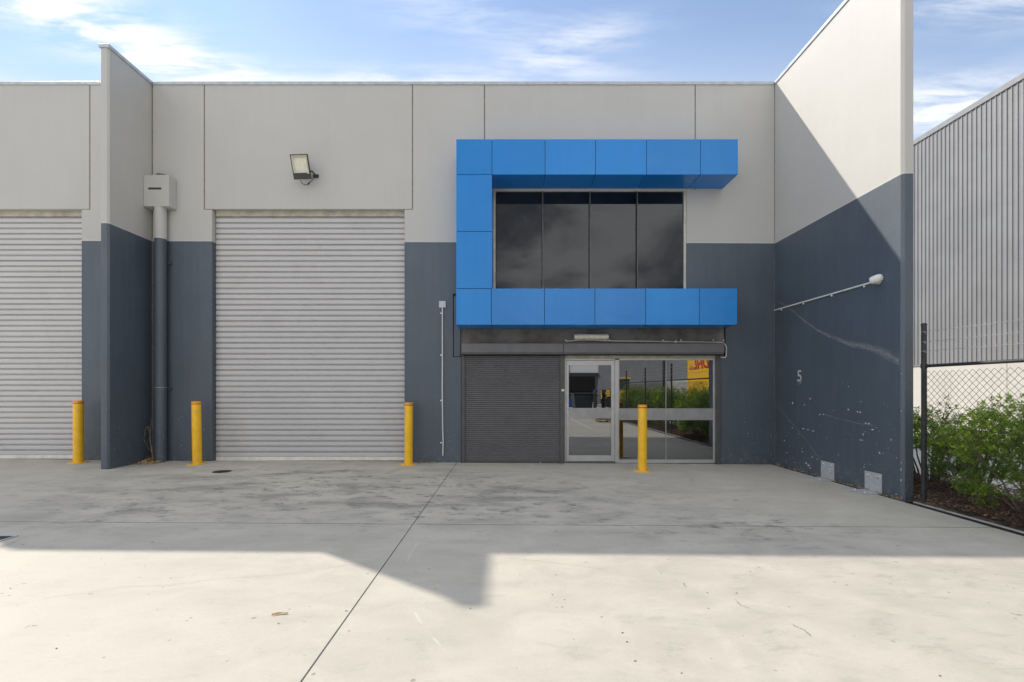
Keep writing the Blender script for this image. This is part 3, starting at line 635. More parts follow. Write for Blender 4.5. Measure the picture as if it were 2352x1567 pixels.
# unit number and scuffs on the right wing wall (plane x = RWx0)
def wallp(px, py, off=.003):
    Y = RWx0 * F / (px - VX); return (RWx0 - off, Y, Z(py, Y))
def text_mesh(body, size, name, mat, shear=0.0, soft=True, bold=0.0):
    cu_ = bpy.data.curves.new(name, 'FONT'); cu_.body = body; cu_.size = size; cu_.align_x = 'CENTER'; cu_.align_y = 'CENTER'; cu_.shear = shear; cu_.offset = bold
    o = bpy.data.objects.new(name, cu_); col.objects.link(o)
    dg = bpy.context.evaluated_depsgraph_get(); me = bpy.data.meshes.new_from_object(o.evaluated_get(dg)); bpy.data.objects.remove(o)
    me.materials.clear(); me.materials.append(mat); me.name = name
    if soft:
        at = me.attributes.new('soft', 'FLOAT', 'POINT'); at.data.foreach_set('value', [1.0] * len(me.vertices))
    o = bpy.data.objects.new(name, me); col.objects.link(o); return o
nm = text_mesh('5', 0.30, 'painted_number', M['num'], bold=.003); nm.parent = rw
nc = wallp(1836.5, 865)
nm.matrix_basis = Matrix(((0, 0, -1, nc[0]), (-1.05, 0, 0, nc[1]), (0, 1, 0, nc[2]), (0, 0, 0, 1)))
def soft_strip(pts, widths, mat, name):
    me = bpy.data.meshes.new(name); V = []; Fc = []; A = []
    for (p, wd) in zip(pts, widths):
        V += [(p[0], p[1], p[2] - wd), (p[0], p[1], p[2]), (p[0], p[1], p[2] + wd)]; A += [0, 1, 0]
    for i in range(len(pts) - 1):
        k = i * 3; Fc += [(k, k + 1, k + 4, k + 3), (k + 1, k + 2, k + 5, k + 4)]
    me.from_pydata(V, [], Fc); me.materials.append(mat); at = me.attributes.new('soft', 'FLOAT', 'POINT'); at.data.foreach_set('value', A)
    o = bpy.data.objects.new(name, me); col.objects.link(o); o.parent = rw; return tag(o, kind='stuff')
st = [(1782, 690), (1800, 698), (1820, 713), (1845, 735), (1880, 760), (1915, 776), (1950, 790), (1980, 795), (2010, 803), (2040, 815), (2066, 832)]
soft_strip([wallp(*p) for p in st], [.010, .015, .02, .03, .035, .045, .06, .07, .08, .10, .10], M['scuff'], 'scuff_mark')
soft_strip([wallp(p[0], p[1], .0035) for p in [(1784, 925), (1800, 950), (1830, 985), (1855, 1015), (1872, 1040), (1888, 1060)]], [.014] * 6, M['scuff'], 'scuff_mark')
soft_strip([wallp(p[0], p[1], .0035) for p in [(1895, 953), (1930, 962), (1970, 972), (2010, 978)]], [.008] * 4, M['scuff'], 'scuff_mark')
# drip below the number, and a rubbed halo
soft_strip([wallp(1832, 876, .0040), wallp(1837, 880, .0040), wallp(1842, 876, .0040)], [.03, .06, .03], M['scuff'], 'scuff_mark')
cm = MB()
def chip_at(px, py, wpx, hpx):
    Y = RWx0 * F / (px - VX); s_ = F / Y
    w_ = wpx / s_ / (RWx0 / Y) * 1.25; h_ = hpx / s_ * 1.2; c = wallp(px, py, .0028); k = 7
    vs_ = [(c[0], c[1] + w_ / 2 * math.cos(6.283 * i / k) * random.uniform(.6, 1.1), c[2] + h_ / 2 * math.sin(6.283 * i / k) * random.uniform(.6, 1.1)) for i in range(k)]
    cm.add(vs_, [tuple(range(k))])
for c in ((1861, 916, 2, 5), (1821, 926, 2, 6), (1848, 930, 2, 3), (1883, 952, 3, 3), (1892, 952, 3, 2), (1949, 941, 3, 3), (1970, 946, 3, 3), (1976, 947, 4, 3), (1989, 972, 4, 3), (1996, 973, 4, 3),
          (2005, 987, 6, 2), (1983, 998, 2, 5), (1802, 1012, 2, 3), (1820, 983, 2, 3), (1857, 1069, 6, 3), (1852, 1064, 4, 3), (1861, 1075, 3, 3), (1866, 1050, 3, 2), (1877, 1055, 2, 2), (2021, 1041, 2, 7), (2047, 1010, 2, 5), (1978, 1011, 12, 1.3),
          (1846, 985, 5, 2), (1856, 987, 5, 2), (1868, 990, 5, 2), (2070, 1063, 1.5, 4), (2070, 1078, 2, 8), (2070, 1103, 2, 6), (2071, 944, 2, 2), (2071, 858, 2, 2), (1985, 1073, 2, 3), (1986, 1067, 2, 2), (2059, 1135, 3, 3), (1843, 1038, 2, 3), (1842, 1030, 2, 2),
          (1949, 888, 2, 2), (1935, 879, 1, 2), (1978, 923, 2, 2), (1808, 1040, 2, 2), (1826, 1062, 2, 2)): chip_at(*c)
for _ in range(60):
    px = random.uniform(1800, 2060); py = random.gauss(1040, 50)
    if py < 1100 and py > 900 and py < 895 + (px - 1168) * .27: chip_at(px, py, random.uniform(.7, 1.6), random.uniform(.7, 1.8))
co = cm.build('paint_chip', M['chip'], None, kind='stuff'); co.parent = rw
for o in (nm, co): pass

# ------------------------------------------------------------------ rainwater head and downpipe
rh = empty('downpipe', (-7.09, 9.5, GZ(-7.09)), 'wide downpipe with square overflow box in the corner beside the left wing wall', 'downpipe')
def sub(mb, name, m=None, parent=None, **kw):
    for i, v in enumerate(mb.v): mb.v[i] = (v[0] - parent.location.x, v[1] - parent.location.y, v[2] - parent.location.z)
    return mb.build(name, m, parent, **kw)
Yb = D / 1.0236; hx0, hx1 = FINx1 + .004, X(388, Yb)
sub(MB().box(hx0, hx1, Yb, D - .003, Z(474, Yb), Z(402, Yb)), 'rain_head', M['paint'], rh, bevel=.005)
sub(MB().box(X(341, Yb), X(370.5, Yb), Yb - .004, Yb + .0, Z(435.5, Yb), Z(431, Yb)), 'overflow_slot', M['lampd'], rh)
dp = MB(); dr = 0.108; dx_ = -7.085; dy_ = D - .125
dp.tube([(dx_, dy_, GZ(-7) + .0), (dx_, dy_, 2.6), (dx_, dy_, 4.4), (dx_, dy_, Z(474, Yb) + .001)], dr, 32)
sub(dp, 'pipe', M['paint'], rh, smooth=True)
# spout from the box gutter into the head
sub(MB().tube([(dx_ - .02, D - .06, Z(402, Yb) - .02), (dx_ - .02, D - .06, Z(402, Yb) + .07)], .095, 24), 'spout', M['infill'], rh, smooth=True)
for zz in (Z(892, 9.5), Z(600, 9.5)):
    c = MB().tube([(dx_, dy_, zz - .012), (dx_, dy_, zz + .012)], dr + .004, 32); c.box(dx_ + dr, dx_ + dr + .045, D - .06, D - .002, zz - .015, zz + .015)
    sub(c, 'pipe_clip', M['paint'], rh, smooth=True)
sub(MB().tube([(dx_, dy_, Z(892, 9.5) + .0125), (dx_, dy_, Z(892, 9.5) + .0165)], dr + .0042, 32), 'sealant_line', M['wpvc'], rh, smooth=True)

# dead creeper and litter in the corner
tw = MB()
def zig(pts, r0, r1, j=.012):
    P_ = []
    for (a, b) in zip(pts[:-1], pts[1:]):
        for k in range(5): P_.append(Vector(a).lerp(Vector(b), k / 5) + Vector((random.uniform(-j, j), random.uniform(-j, j) * .4, random.uniform(-j, j))))
    P_.append(Vector(pts[-1])); tw.tube(P_, [r0 + (r1 - r0) * i / (len(P_) - 1) for i in range(len(P_))], 5)
Yt = 9.45; q = lambda px, py, Y=Yt: (max(X(px, Y), FINx1 + .008), Y, Z(py, Y))
zig([q(351, 1056), q(346, 1020), q(343, 990), q(340, 981), q(334, 984), q(331, 1005), q(333, 1018)], .007, .003)
zig([q(352, 1056), q(348, 1030), q(344, 1010), q(346, 985), q(347, 960)], .006, .002); zig([q(348, 1040), q(340, 1030), q(337, 1012)], .004, .002); zig([q(340, 1057), q(352, 1045)], .004, .003)
two = tw.build('dead_creeper', M['twig']); tag(two, 'dry brown creeper stems standing in the corner behind the left wing wall', 'dead plant')
lit = chips('leaf_litter', 260, FINx1 + .01, -7.0, 9.2, 9.68, lambda x, y: GZ(x) + .04 * max(0, 1 - ((x + 7.3) ** 2 + (y - 9.6) ** 2) * 9), 0.04, M['dryleaf'], flat=.9)
tag(lit, 'pale dry litter heaped at the foot of the downpipe', 'litter', kind='stuff')

# ------------------------------------------------------------------ floodlight
fl = empty('floodlight', (X(700, D - .2), D - .2, Z(392, D - .2)), 'dark square floodlight on the pale wall above the roller door', 'floodlight')
hw, hh = .185, .245; hdm = MB()
hdm.mat(M['lampd'])
hdm.box(-hw, hw, .0, .055, -hh, -hh + .125)                                         # driver housing under the window
hdm.box(-hw, -hw + .017, 0, .055, -hh + .125, hh); hdm.box(hw - .017, hw, 0, .055, -hh + .125, hh); hdm.box(-hw + .017, hw - .017, 0, .055, hh - .017, hh)
hdm.box(-hw + .01, hw - .01, .048, .062, -hh + .12, hh - .01)
for k in range(9): hdm.box(-hw + .03 + k * .038, -hw + .036 + k * .038, .056, .095, -hh + .15, hh - .04)
fm = Matrix.Translation((-.045, -.10, .03)) @ Matrix.Rotation(R(-2), 4, 'Y') @ Matrix.Rotation(R(20), 4, 'X')
head = hdm.build('lamp_head', None, fl, bevel=.003); head.matrix_basis = fm @ Matrix.Scale(.93, 4)
rf = MB(); o1, o2 = hw - .018, hw - .06; zt, zb_ = hh - .018, -hh + .126; zt2, zb2 = zt - .05, zb_ + .045
rf.add([(-o1, .004, zb_), (o1, .004, zb_), (o1, .004, zt), (-o1, .004, zt), (-o2, .044, zb2), (o2, .044, zb2), (o2, .044, zt2), (-o2, .044, zt2)], [(0, 1, 5, 4), (1, 2, 6, 5), (2, 3, 7, 6), (3, 0, 4, 7)])
rf.build('reflector', M['refl'], head); MB().box(-o2, o2, .0441, .0455, zb2, zt2).build('led_board', M['leds'], head)
MB().box(hw - .06, hw - .012, -.0025, -.0005, -hh + .106, -hh + .118).build('label_plate', M['wpvc'], head)
arm = MB(); arm.box(.150, .160, -.04, .195, -.045, -.005); arm.box(.08, .205, .185, .198, -.06, .01); arm.tube([(.125, -.03, -.03), (.17, -.03, -.03)], .014, 10)
arm.build('bracket', M['lampd'], fl, bevel=.002)
cb = MB().tube([(-.08, -.02, -.20), (-.065, -.0, -.245), (-.03, .03, -.27), (.01, .06, -.265), (.045, .08, -.235), (.06, .09, -.20), (.09, .15, -.12), (.10, .195, -.05)], .006, 8)
cb.tube([(.035, .075, -.243), (.058, .088, -.205)], .013, 8); cb.build('cable', M['black'], fl, smooth=True)

# ------------------------------------------------------------------ batten light over the door and conduits
Yl = D - 0.02
bl = empty('batten_light', (X(1357.5), D, Z(775)), 'cream weatherproof batten light under the blue surround above the door', 'light')
bw = (X(1397, Yl - .05) - X(1318, Yl - .05)) / 2
bm_ = MB(); pr_ = [(.03, -.045), (-.02, -.05), (-.06, -.045), (-.085, -.02), (-.09, .0), (-.085, .03), (-.06, .055), (-.02, .06), (.03, .055)]
bm_.prism([(p[0], p[1]) for p in pr_], 0, -bw, bw); bm_.build('diffuser', M['opal'], bl, bevel=.008, smooth=True)
MB().box(-bw + .03, bw - .03, .02, .055, -.06, .07).build('base', M['wpvc'], bl)
def clip_mb(mb, x, y, z, dx=0, dz=1):
    mb.lathe([(.003, -.006), (.013, -.005), (.013, .005), (.003, .006)], (x, y, z), 10)
cz = [(1299, 786), (1312, 785.5), (1330, 783.5), (1362, 783.5), (1400, 785.5), (1450, 786), (1522, 787), (1590, 788), (1640, 788.5), (1660, 789), (1666, 792), (1668.3, 798), (1668, 818), (1665, 822), (1654, 822.3)]
Yc = D - .185
cdp = []
for i, (a_, b_2) in enumerate(cz):
    Yq = Yc if a_ < 1664 else D - .10
    if a_ >= 1665: Yq = D - .04
    if a_ == 1666: Yq = D - .06
    Yq = D + .01 if a_ < 1664 else D - .022
    cdp.append((X(a_, Yq), Yq, Z(b_2 - (2.2 if a_ < 1664 else 0), Yq)))
cnd = empty('conduit', (X(1480), D, Z(787)), 'white conduit running along the top of the charcoal shutter box under the blue surround', 'conduit')
sub(MB().tube(cdp, .0125, 10), 'pipe', M['wpvc'], cnd, smooth=True)
for a_ in (1299, 1400, 1522.5, 1564, 1638, 1662): sub(MB().lathe([(.004, -.012), (.016, -.010), (.018, .006), (.012, .016), (.002, .018)], (X(a_), D + .0, Z(782)), 10), 'clip', M['wpvc'], cnd, smooth=True)
sub(MB().lathe([(.03, -.02), (.034, 0), (.03, .02), (.015, .03)], (X(1552), D + .01, Z(785.5)), 14), 'junction', M['wpvc'], cnd, smooth=True)
Yc = D - .02
cn2 = empty('conduit', (X(1016), D, Z(870)), 'upright white conduit below a small square plate, on slate wall beside the tall roller door', 'conduit')
sub(MB().tube([(X(1016.3, Yc), Yc, Z(704)), (X(1016.3, Yc), Yc, Z(800)), (X(1016, Yc), Yc, Z(900)), (X(1016.8, Yc), Yc, Z(980)), (X(1018, Yc), Yc - .01, Z(1015)), (X(1017.4, Yc), Yc - .02, Z(1046))], .0125, 10), 'pipe', M['wpvc'], cn2, smooth=True)
sub(MB().box(X(1008.7), X(1024.2), D - .028, D - .002, Z(707), Z(692)), 'cover_plate', M['cap'], cn2, bevel=.004)
for c in (720, 816, 920, 1017): sub(MB().box(X(1011.6), X(1015.5), D - .022, D - .002, Z(c + 1.6), Z(c - 1.6)), 'clip', M['wpvc'], cn2, bevel=.004)

# CCTV camera with its conduit along the right wing wall
c0 = wallp(1781, 713, .016); c1 = wallp(2004, 649, .016)
cn3 = empty('conduit', (RWx0, 8.4, c0[2]), 'white conduit running level along the right wing wall to the security camera', 'conduit')
sub(MB().tube([(c0[0], D - .01, c0[2]), (c0[0], 8.4, (c0[2] + c1[2]) / 2), (c1[0], c1[1], c1[2])], .0135, 10), 'pipe', M['wpvc'], cn3, smooth=True)
for pxx in (1796, 1846.5, 1912, 1987):
    Y = RWx0 * F / (pxx - VX); zc_ = c0[2] + (c1[2] - c0[2]) * (D - Y) / (D - c1[1])
    sub(MB().box(RWx0 - .022, RWx0 - .001, Y - .010, Y + .010, zc_ - .042, zc_ - .012), 'clip', M['wpvc'], cn3, bevel=.003)
cc = empty('security_camera', (RWx0, 6.98, Z(643, 6.98)), 'white rounded security camera fixed high on the right wing wall', 'camera')
cb_ = MB(); cb_.tube([(0, 0, 0), (-.030, 0, 0)], [.066, .062], 24); cb_.build('mount', M['wpvc'], cc, smooth=True)
axis = Vector((-.55, .80, -.22)).normalized(); st_ = Vector((-.055, -.035, .008))
prof = [(-.075, .010), (-.070, .035), (-.055, .050), (-.02, .060), (.02, .060), (.055, .056), (.075, .050), (.082, .044)]
cb_ = MB(); cb_.tube([st_ + axis * a_ for a_, r_ in prof], [r_ for a_, r_ in prof], 24); hs = cb_.build('housing', M['wpvc'], cc, smooth=True)
cb_ = MB(); cb_.tube([st_ + axis * .079, st_ + axis * .0835], [.040, .036], 20); cb_.build('lens', M['lens'], hs, smooth=True)

# ------------------------------------------------------------------ bollards
def bollard(px, Y, label, lean=0.0, first=None):
    x = X(px, Y)
    if first is None:
        o = empty('bollard', (x, Y, GZ(x)), label, 'bollard', 'yellow bollards')
        MB().lathe([(.083, .009), (.0835, .6), (.083, 1.205), (.080, 1.216)], n=40).build('post', M['yel'], o, smooth=True)
        MB().lathe([(.0815, 1.2165), (.084, 1.219), (.084, 1.238), (.078, 1.243)], n=40).build('cap', M['orange'], o, smooth=True)
        MB().lathe([(.0845, 1.182), (.0845, 1.200)], n=40).build('band', M['red'], o, smooth=True)
        MB().lathe([(.165, 0.0), (.165, .009), (.161, .012), (.084, .012)], n=40).build('base_plate', M['yel'], o, smooth=True)
        for k in range(4):
            a_ = R(45 + 90 * k); MB().lathe([(.013, .012), (.013, .024), (.009, .027)], (.125 * math.cos(a_), .125 * math.sin(a_), 0), 6).build('bolt', M['bolt'], o)
    else:
        o = copy_tree(first); o.location = (x, Y, GZ(x)); o['label'] = label
    o.rotation_euler = (0, R(lean), random.uniform(0, .5)); return o
b1 = bollard(1475.5, 8.82, 'yellow bollard with red band in front of the glass entry')
bollard(180, 9.40, 'yellow bollard at the left roller door, leftmost of all', 0, b1)
bollard(453, 9.33, 'yellow bollard between the downpipe and the tall roller door', -1.0, b1)
bollard(938.5, 9.42, 'yellow bollard at the right jamb of the tall roller door', 0.2, b1)

# ------------------------------------------------------------------ galvanised wall brackets
def angle_bracket(pxl, pxr, label, first=None):
    y1 = RWx0 * F / (pxl - VX); y0 = RWx0 * F / (pxr - VX); ym = (y0 + y1) / 2
    if first: o = copy_tree(first); o['label'] = label
    else:
        o = empty('angle_bracket', (0, 0, 0), label, 'bracket', 'galvanised angle brackets'); L = .165
        MB().box(-.012, -.002, -L, L, .004, .30).build('wall_plate', M['galv'], o, bevel=.002)
        MB().box(-.30, -.0125, -L, L, .002, .014).build('floor_plate', M['galv'], o, bevel=.002)
        for yy in (-.1, .1):
            MB().tube([(-.012, yy, .245), (-.020, yy, .245), (-.040, yy, .245)], [.024, .020, .012], 6).build('bolt', M['bolt'], o)
            MB().lathe([(.022, .014), (.020, .024), (.011, .034)], (-.20, yy, 0), 6).build('bolt', M['bolt'], o)
    o.location = (RWx0, ym, GZ(RWx0)); return o
k1 = angle_bracket(1887, 1917, 'galvanised angle bracket bolted to wing wall and floor, the one nearer the facade')
angle_bracket(1988, 2026, 'galvanised angle bracket bolted to wing wall and floor, the one nearer the fence', k1)
# weeds and litter along the foot of that wall
lt = chips('leaf_litter', 420, RWx0 - .07, RWx0 - .002, 6.5, 9.6, lambda x, y: GZ(x) - .002 + .012 * random.random(), 0.022, M['dryleaf'], flat=.8)
tag(lt, 'thin line of dry litter along the foot of the right wing wall', 'litter', kind='stuff')
tf = MB()
for (yy, n_) in ((8.68, 22), (6.93, 20), (7.35, 12), (8.3, 8), (6.6, 12), (9.3, 8)):
    for k in range(n_):
        a_ = random.uniform(0, 6.28); h_ = random.uniform(.03, .085); bx_ = RWx0 - .012 - random.random() * .02; by_ = yy + random.gauss(0, .04)
        t1 = (bx_ + .03 * math.cos(a_) - .01, by_ + .03 * math.sin(a_), GZ(5.5) + h_)
        tf.add([(bx_, by_ - .002, GZ(5.5)), (bx_, by_ + .002, GZ(5.5)), t1], [(0, 1, 2)])
tag(tf.build('dry_grass', M['dryleaf']), 'tiny dry grass tufts growing at the foot of the right wing wall', 'grass', kind='stuff')

# ------------------------------------------------------------------ drain grates, leaf and bits on the ground
gx_, gy_ = gp(510, 1083.5)
dg_ = empty('drain_grate', (gx_, gy_, GZ(gx_) + .001), 'small round dark drain grate in the concrete near the roller door', 'drain grate')
rr = .155; m1 = MB(); m1.lathe([(rr, 0), (rr, .004), (rr - .014, .005), (rr - .018, .001)], n=32); m1.build('rim', M['grate'], dg_)
m1 = MB()
for k in range(-6, 7):
    xx = k * .022; hh_ = math.sqrt(max(0, (rr - .015) ** 2 - xx * xx)); m1.box(xx - .006, xx + .006, -hh_, hh_, .0015, .005)
m1.build('grille', M['grate'], dg_)
gx2, gy2 = gp(-62, 1242)
sg_ = empty('drain_grate', (gx2, gy2, GZ(gx2) + .001), 'rectangular steel drain grate at the left edge of the apron', 'drain grate')
m1 = MB(); m1.box(-.32, .29, -.15, -.13, 0, .006).box(-.32, .29, .13, .15, 0, .006).box(-.32, -.30, -.13, .13, 0, .006).box(.27, .29, -.13, .13, 0, .006); m1.build('rim', M['galv'], sg_)
MB().box(-.30, .27, -.13, .13, -.0005, .0005).build('pit', M['black'], sg_)
for k in range(9): MB().box(-.30, .27, -.122 + k * .029, -.112 + k * .029, .001, .006).build('bar', M['grate'], sg_)
lx, ly = gp(643, 1413)
lm = MB(); NL = 9
for i in range(NL):
    t = i / (NL - 1); w_ = .022 * math.sin(math.pi * min(1, t * .96 + .04)) ** .8 * (1 + .25 * math.sin(9 * t)); xx = -.05 + .10 * t
    lm.v += [(xx, -w_ * .5 + .012 * math.sin(3 * t), .004 + .008 * t), (xx, .012 * math.sin(3 * t), .010 + .006 * math.sin(5 * t)), (xx, w_ * .5 + .012 * math.sin(3 * t), .005 + .01 * (1 - t))]
for i in range(NL - 1):
    k = i * 3; lm.f += [(k, k + 3, k + 4, k + 1), (k + 1, k + 4, k + 5, k + 2)]; lm.mi += [0, 0]
lo = lm.build('dry_leaf', M['dryleaf']); lo.location = (lx, ly, GZ(lx)); lo.rotation_euler = (0, 0, R(18)); tag(lo, 'curled pale dry leaf lying on the sunlit concrete', 'leaf')
bt = MB()
for (px, py) in ((955, 1314), (1269, 1367), (841, 1204), (373, 1142), (351, 1246), (53, 1251), (1771, 1184), (2459, 1421), (1690, 1150), (990, 1065), (968, 1067), (1297, 1378), (1278, 1396), (1291, 1395), (1459, 1519), (801, 1450), (1000, 1353), (2045, 1342), (1625, 1362), (1692, 1363), (2159, 1553),
                 (795, 1404), (1080, 1398), (980, 1396), (1796, 1112), (1741, 1072), (1812, 1395), (640, 1433), (24, 1352), (130, 1490), (1565, 1547), (1440, 1475), (1430, 1454)):
    x_, y_ = gp(px, py); s_ = random.uniform(.006, .015) * (1.2 if y_ > 4 else .5); k = 7; a0 = random.uniform(0, 3)
    vv = [(x_ + s_ * 1.6 * math.cos(6.283 * i / k + a0) * random.uniform(.6, 1), y_ + s_ * .8 * math.sin(6.283 * i / k + a0) * random.uniform(.6, 1), GZ(x_) + .003) for i in range(k)] + [(x_, y_, GZ(x_) + .003 + s_ * .2)]
    bt.add(vv, [(i, (i + 1) % k, k) for i in range(k)])
tag(bt.build('grit', M['soil']), 'scattered dark bits of grit and leaf on the concrete', 'grit', kind='stuff')
sx, sy = gp(985, 1064)
sm = MB().tube([(sx - .25, sy, .02), (sx - .12, sy - .03, .03), (sx, sy, .025), (sx + .10, sy + .01, .03), (sx + .20, sy - .02, .02)], [.006, .009, .010, .008, .004], 6)
tag(sm.build('stick', M['twig'], smooth=True), 'thin brown stick lying at the foot of the slate wall beside a bollard', 'stick')

# ------------------------------------------------------------------ chain link fence with barbed wire
fx = 5.62; posts = [6.36 - 3.1 * k for k in range(5)]; zr = 1.83
fence = empty('chain_link_fence', (fx, posts[0], 0), 'black chain link fence with barbed wire on top beside the garden bed', 'fence')
for yy in posts:
    tp = 2.40
    m1 = MB().tube([(fx, yy, -.1), (fx, yy, tp)], .031, 16); m1.lathe([(.034, tp - .02), (.034, tp), (.02, tp + .012)], (fx, yy, 0), 16)
    m1.tube([(fx, yy, zr - .03), (fx, yy, zr + .03)], .037, 16)
    sub(m1, 'post', M['pipe'], fence, smooth=True)
for a_, b_2 in zip(posts[:-1], posts[1:]): sub(MB().tube([(fx, a_ - .038, zr), (fx, b_2 + .038, zr)], .021, 12), 'top_rail', M['pipe'], fence, smooth=True)
dz = .0425; nz = int(1.72 / dz); ny = int(3.04 / dz); r_ = .0030
V = []; Fc = []
ring = [(math.cos(6.283 * k / 3), math.sin(6.283 * k / 3)) for k in range(3)]
for w_ in range(ny):
    for i in range(nz + 1):
        y_ = -(w_ + (0.5 if (i + w_) % 2 else -0.5) + .5) * dz; x_ = .0025 * (1 if (i // 1) % 2 else -1); z_ = .06 + i * dz
        for (c_, s_) in ring: V.append((x_ + r_ * c_, y_ + r_ * s_, z_))
        if i:
            k = len(V) - 6
            for j in range(3): Fc.append((k + j, k + (j + 1) % 3, k + 3 + (j + 1) % 3, k + 3 + j))
me = bpy.data.meshes.new('chain_link_mesh'); me.from_pydata(V, [], Fc); me.materials.append(M['wire'])
for yy in posts[:-1]:
    o = bpy.data.objects.new('chain_link_mesh', me); col.objects.link(o); o.parent = fence; o.location = (-.043, yy - .03 - posts[0], 0); tag(o, kind='stuff')
sub(MB().tube([(fx - .042, posts[0], 1.02), (fx - .042, posts[-1], 1.02)], .003, 5), 'tension_wire', M['wire'], fence)
for z_ in (Z(807, 6.36), Z(786, 6.36), Z(763, 6.36)):
    pts = []; bar = MB()
    for k in range(len(posts) - 1):
        for t in range(12):
            y_ = posts[k] - 3.1 * t / 12; pts.append((fx - .04, y_, z_ - .02 * math.sin(math.pi * t / 12) + random.uniform(-.002, .002)))
    bar.tube(pts, .003, 4)
    y_ = posts[0] - .06
    while y_ > posts[-1]:
        for a_ in (.7, 2.3): bar.tube([(fx - .04 - .010 * math.cos(a_), y_ - .010, z_ - .022 * math.sin(a_) - .01), (fx - .04 + .010 * math.cos(a_), y_ + .010, z_ + .022 * math.sin(a_) - .01)], .0022, 3)
        y_ -= .115
    sub(bar, 'barbed_wire', M['gwire'], fence)

# ------------------------------------------------------------------ shrubs
def shrub(name, loc, h, rad, ntips, seed, label, group='shrubs in the garden bed'):
    rg = np.random.default_rng(seed)
    o = empty(name, loc, label, 'shrub', group)
    V = []; Fc = []; tone = []
    stem = MB(); nst = 9; tips = []
    lobes = [(Vector((rg.uniform(-.55, .55) * rad, rg.uniform(-.6, .6) * rad, h * rg.uniform(.42, .88))), rg.uniform(.24, .42) * rad * 1.25, rg.uniform(0.0, 1)) for _ in range(13)]
    lobes += [(Vector((rg.uniform(-.8, .8) * rad, rg.uniform(-.85, .85) * rad, h * rg.uniform(.18, .38))), rg.uniform(.18, .28) * rad, rg.uniform(0.0, .5)) for _ in range(5)]
    for (c, r, tn) in lobes:
        m0 = Vector((c.x * .25, c.y * .25, 0)); mid = Vector((c.x * .5 + rg.uniform(-.06, .06), c.y * .5 + rg.uniform(-.06, .06), c.z * .45))
        stem.tube([m0, m0.lerp(mid, .5) + Vector((rg.uniform(-.03, .03), rg.uniform(-.03, .03), 0)), mid, mid.lerp(c, .5), c], [.016, .013, .010, .007, .004], 5)
        for _ in range(7):
            d = Vector(rg.normal(size=3)).normalized() * r * rg.uniform(.6, 1.0); stem.tube([c.lerp(mid, rg.uniform(.1, .5)), c + d * .5 + Vector((0, 0, .02)), c + d], [.005, .0035, .002], 4)
    for t in range(ntips):
        c, r, tn = lobes[int(rg.integers(len(lobes)))]
        d = Vector(rg.normal(size=3)).normalized(); d.z = d.z * .85 + .12
        rr_ = r * (rg.random() ** .38) * (1.25 if rg.random() < .08 else 1.0)
        p = c + d * rr_
        if p.z < .05: continue
        up = (d + Vector((0, 0, .75)) + Vector(rg.normal(size=3)) * .35).normalized()
        a = up.cross(Vector((1, .2, .1))).normalized(); b = up.cross(a)
        young_lit = 1.0 if (rr_ > r * .85 and rg.random() < .5 and p.z > h * .5) else 0.0  # upper outer tips: younger leaves, with sunlit brightening put into their tone
        nl = int(rg.integers(7, 12)); ph = rg.uniform(0, 6.28)
        for k in range(nl):
            ang = ph + k * 2.4; el = rg.uniform(.15, 1.0) * (1.25 if young_lit else .8)
            dr_ = (a * math.cos(ang) + b * math.sin(ang)) * math.cos(el) + up * math.sin(el)
            L = rg.uniform(.040, .066); W = L * rg.uniform(.24, .32); s2 = dr_.cross(up).normalized() * W * .5
            base = p - up * rg.uniform(0, .05); nrm = s2.cross(dr_).normalized()
            k0 = len(V); mid_ = base + dr_ * L * .5
            V += [base, mid_ - s2 + nrm * W * .15, base + dr_ * L - nrm * L * .06, mid_ + s2 + nrm * W * .15, mid_ - nrm * W * .05]
            Fc += [(k0, k0 + 1, k0 + 4), (k0 + 1, k0 + 2, k0 + 4), (k0 + 2, k0 + 3, k0 + 4), (k0 + 3, k0, k0 + 4)]
            tv = min(1, max(0, .24 + (.3 if name == 'low_shrub' else 0) + .30 * tn + .55 * young_lit + rg.normal() * .13)); tone += [tv] * 5
    me = bpy.data.meshes.new('foliage'); me.from_pydata([tuple(v) for v in V], [], Fc); me.materials.append(M['leaf'])
    at = me.attributes.new('tone', 'FLOAT', 'POINT'); at.data.foreach_set('value', tone)
    f = bpy.data.objects.new('foliage', me); col.objects.link(f); f.parent = o
    stem.build('stem', M['bark'], o); return o
s1 = shrub('shrub', (6.30, 5.55, 0), 1.46, .80, 1500, 3, 'broad leafy green shrub behind the fence at the right edge, tips yellow green')
s2 = shrub('shrub', (6.38, 6.50, 0), 1.40, .66, 1050, 5, 'leafy green shrub just right of the first fence post')
s3 = shrub('shrub', (6.75, 7.55, 0), 1.45, .60, 700, 11, 'sparser green shrub tucked behind the end of the right wing wall')
s4 = shrub('low_shrub', (5.98, 5.92, 0), .36, .20, 90, 17, 'low bright green plant on the mulch at the foot of the fence')
s5 = shrub('low_shrub', (6.12, 5.25, 0), .34, .26, 90, 19, 'low green sprout at the right edge on the mulch')
k = 0
for i, yy in enumerate(np.arange(4.55, -5.2, -.92)):
    src = (s1, s2, s3)[i % 3]; c = copy_tree(src); c.location = (6.35 + random.uniform(-.12, .12), yy, 0); c.rotation_euler = (0, 0, random.uniform(0, 6)); c.scale = (1.05, 1.05, random.uniform(1.08, 1.25))
    c['label'] = 'hedge shrub reflected in the entry glass, behind the fence'; c['group'] = 'hedge behind the photographer'

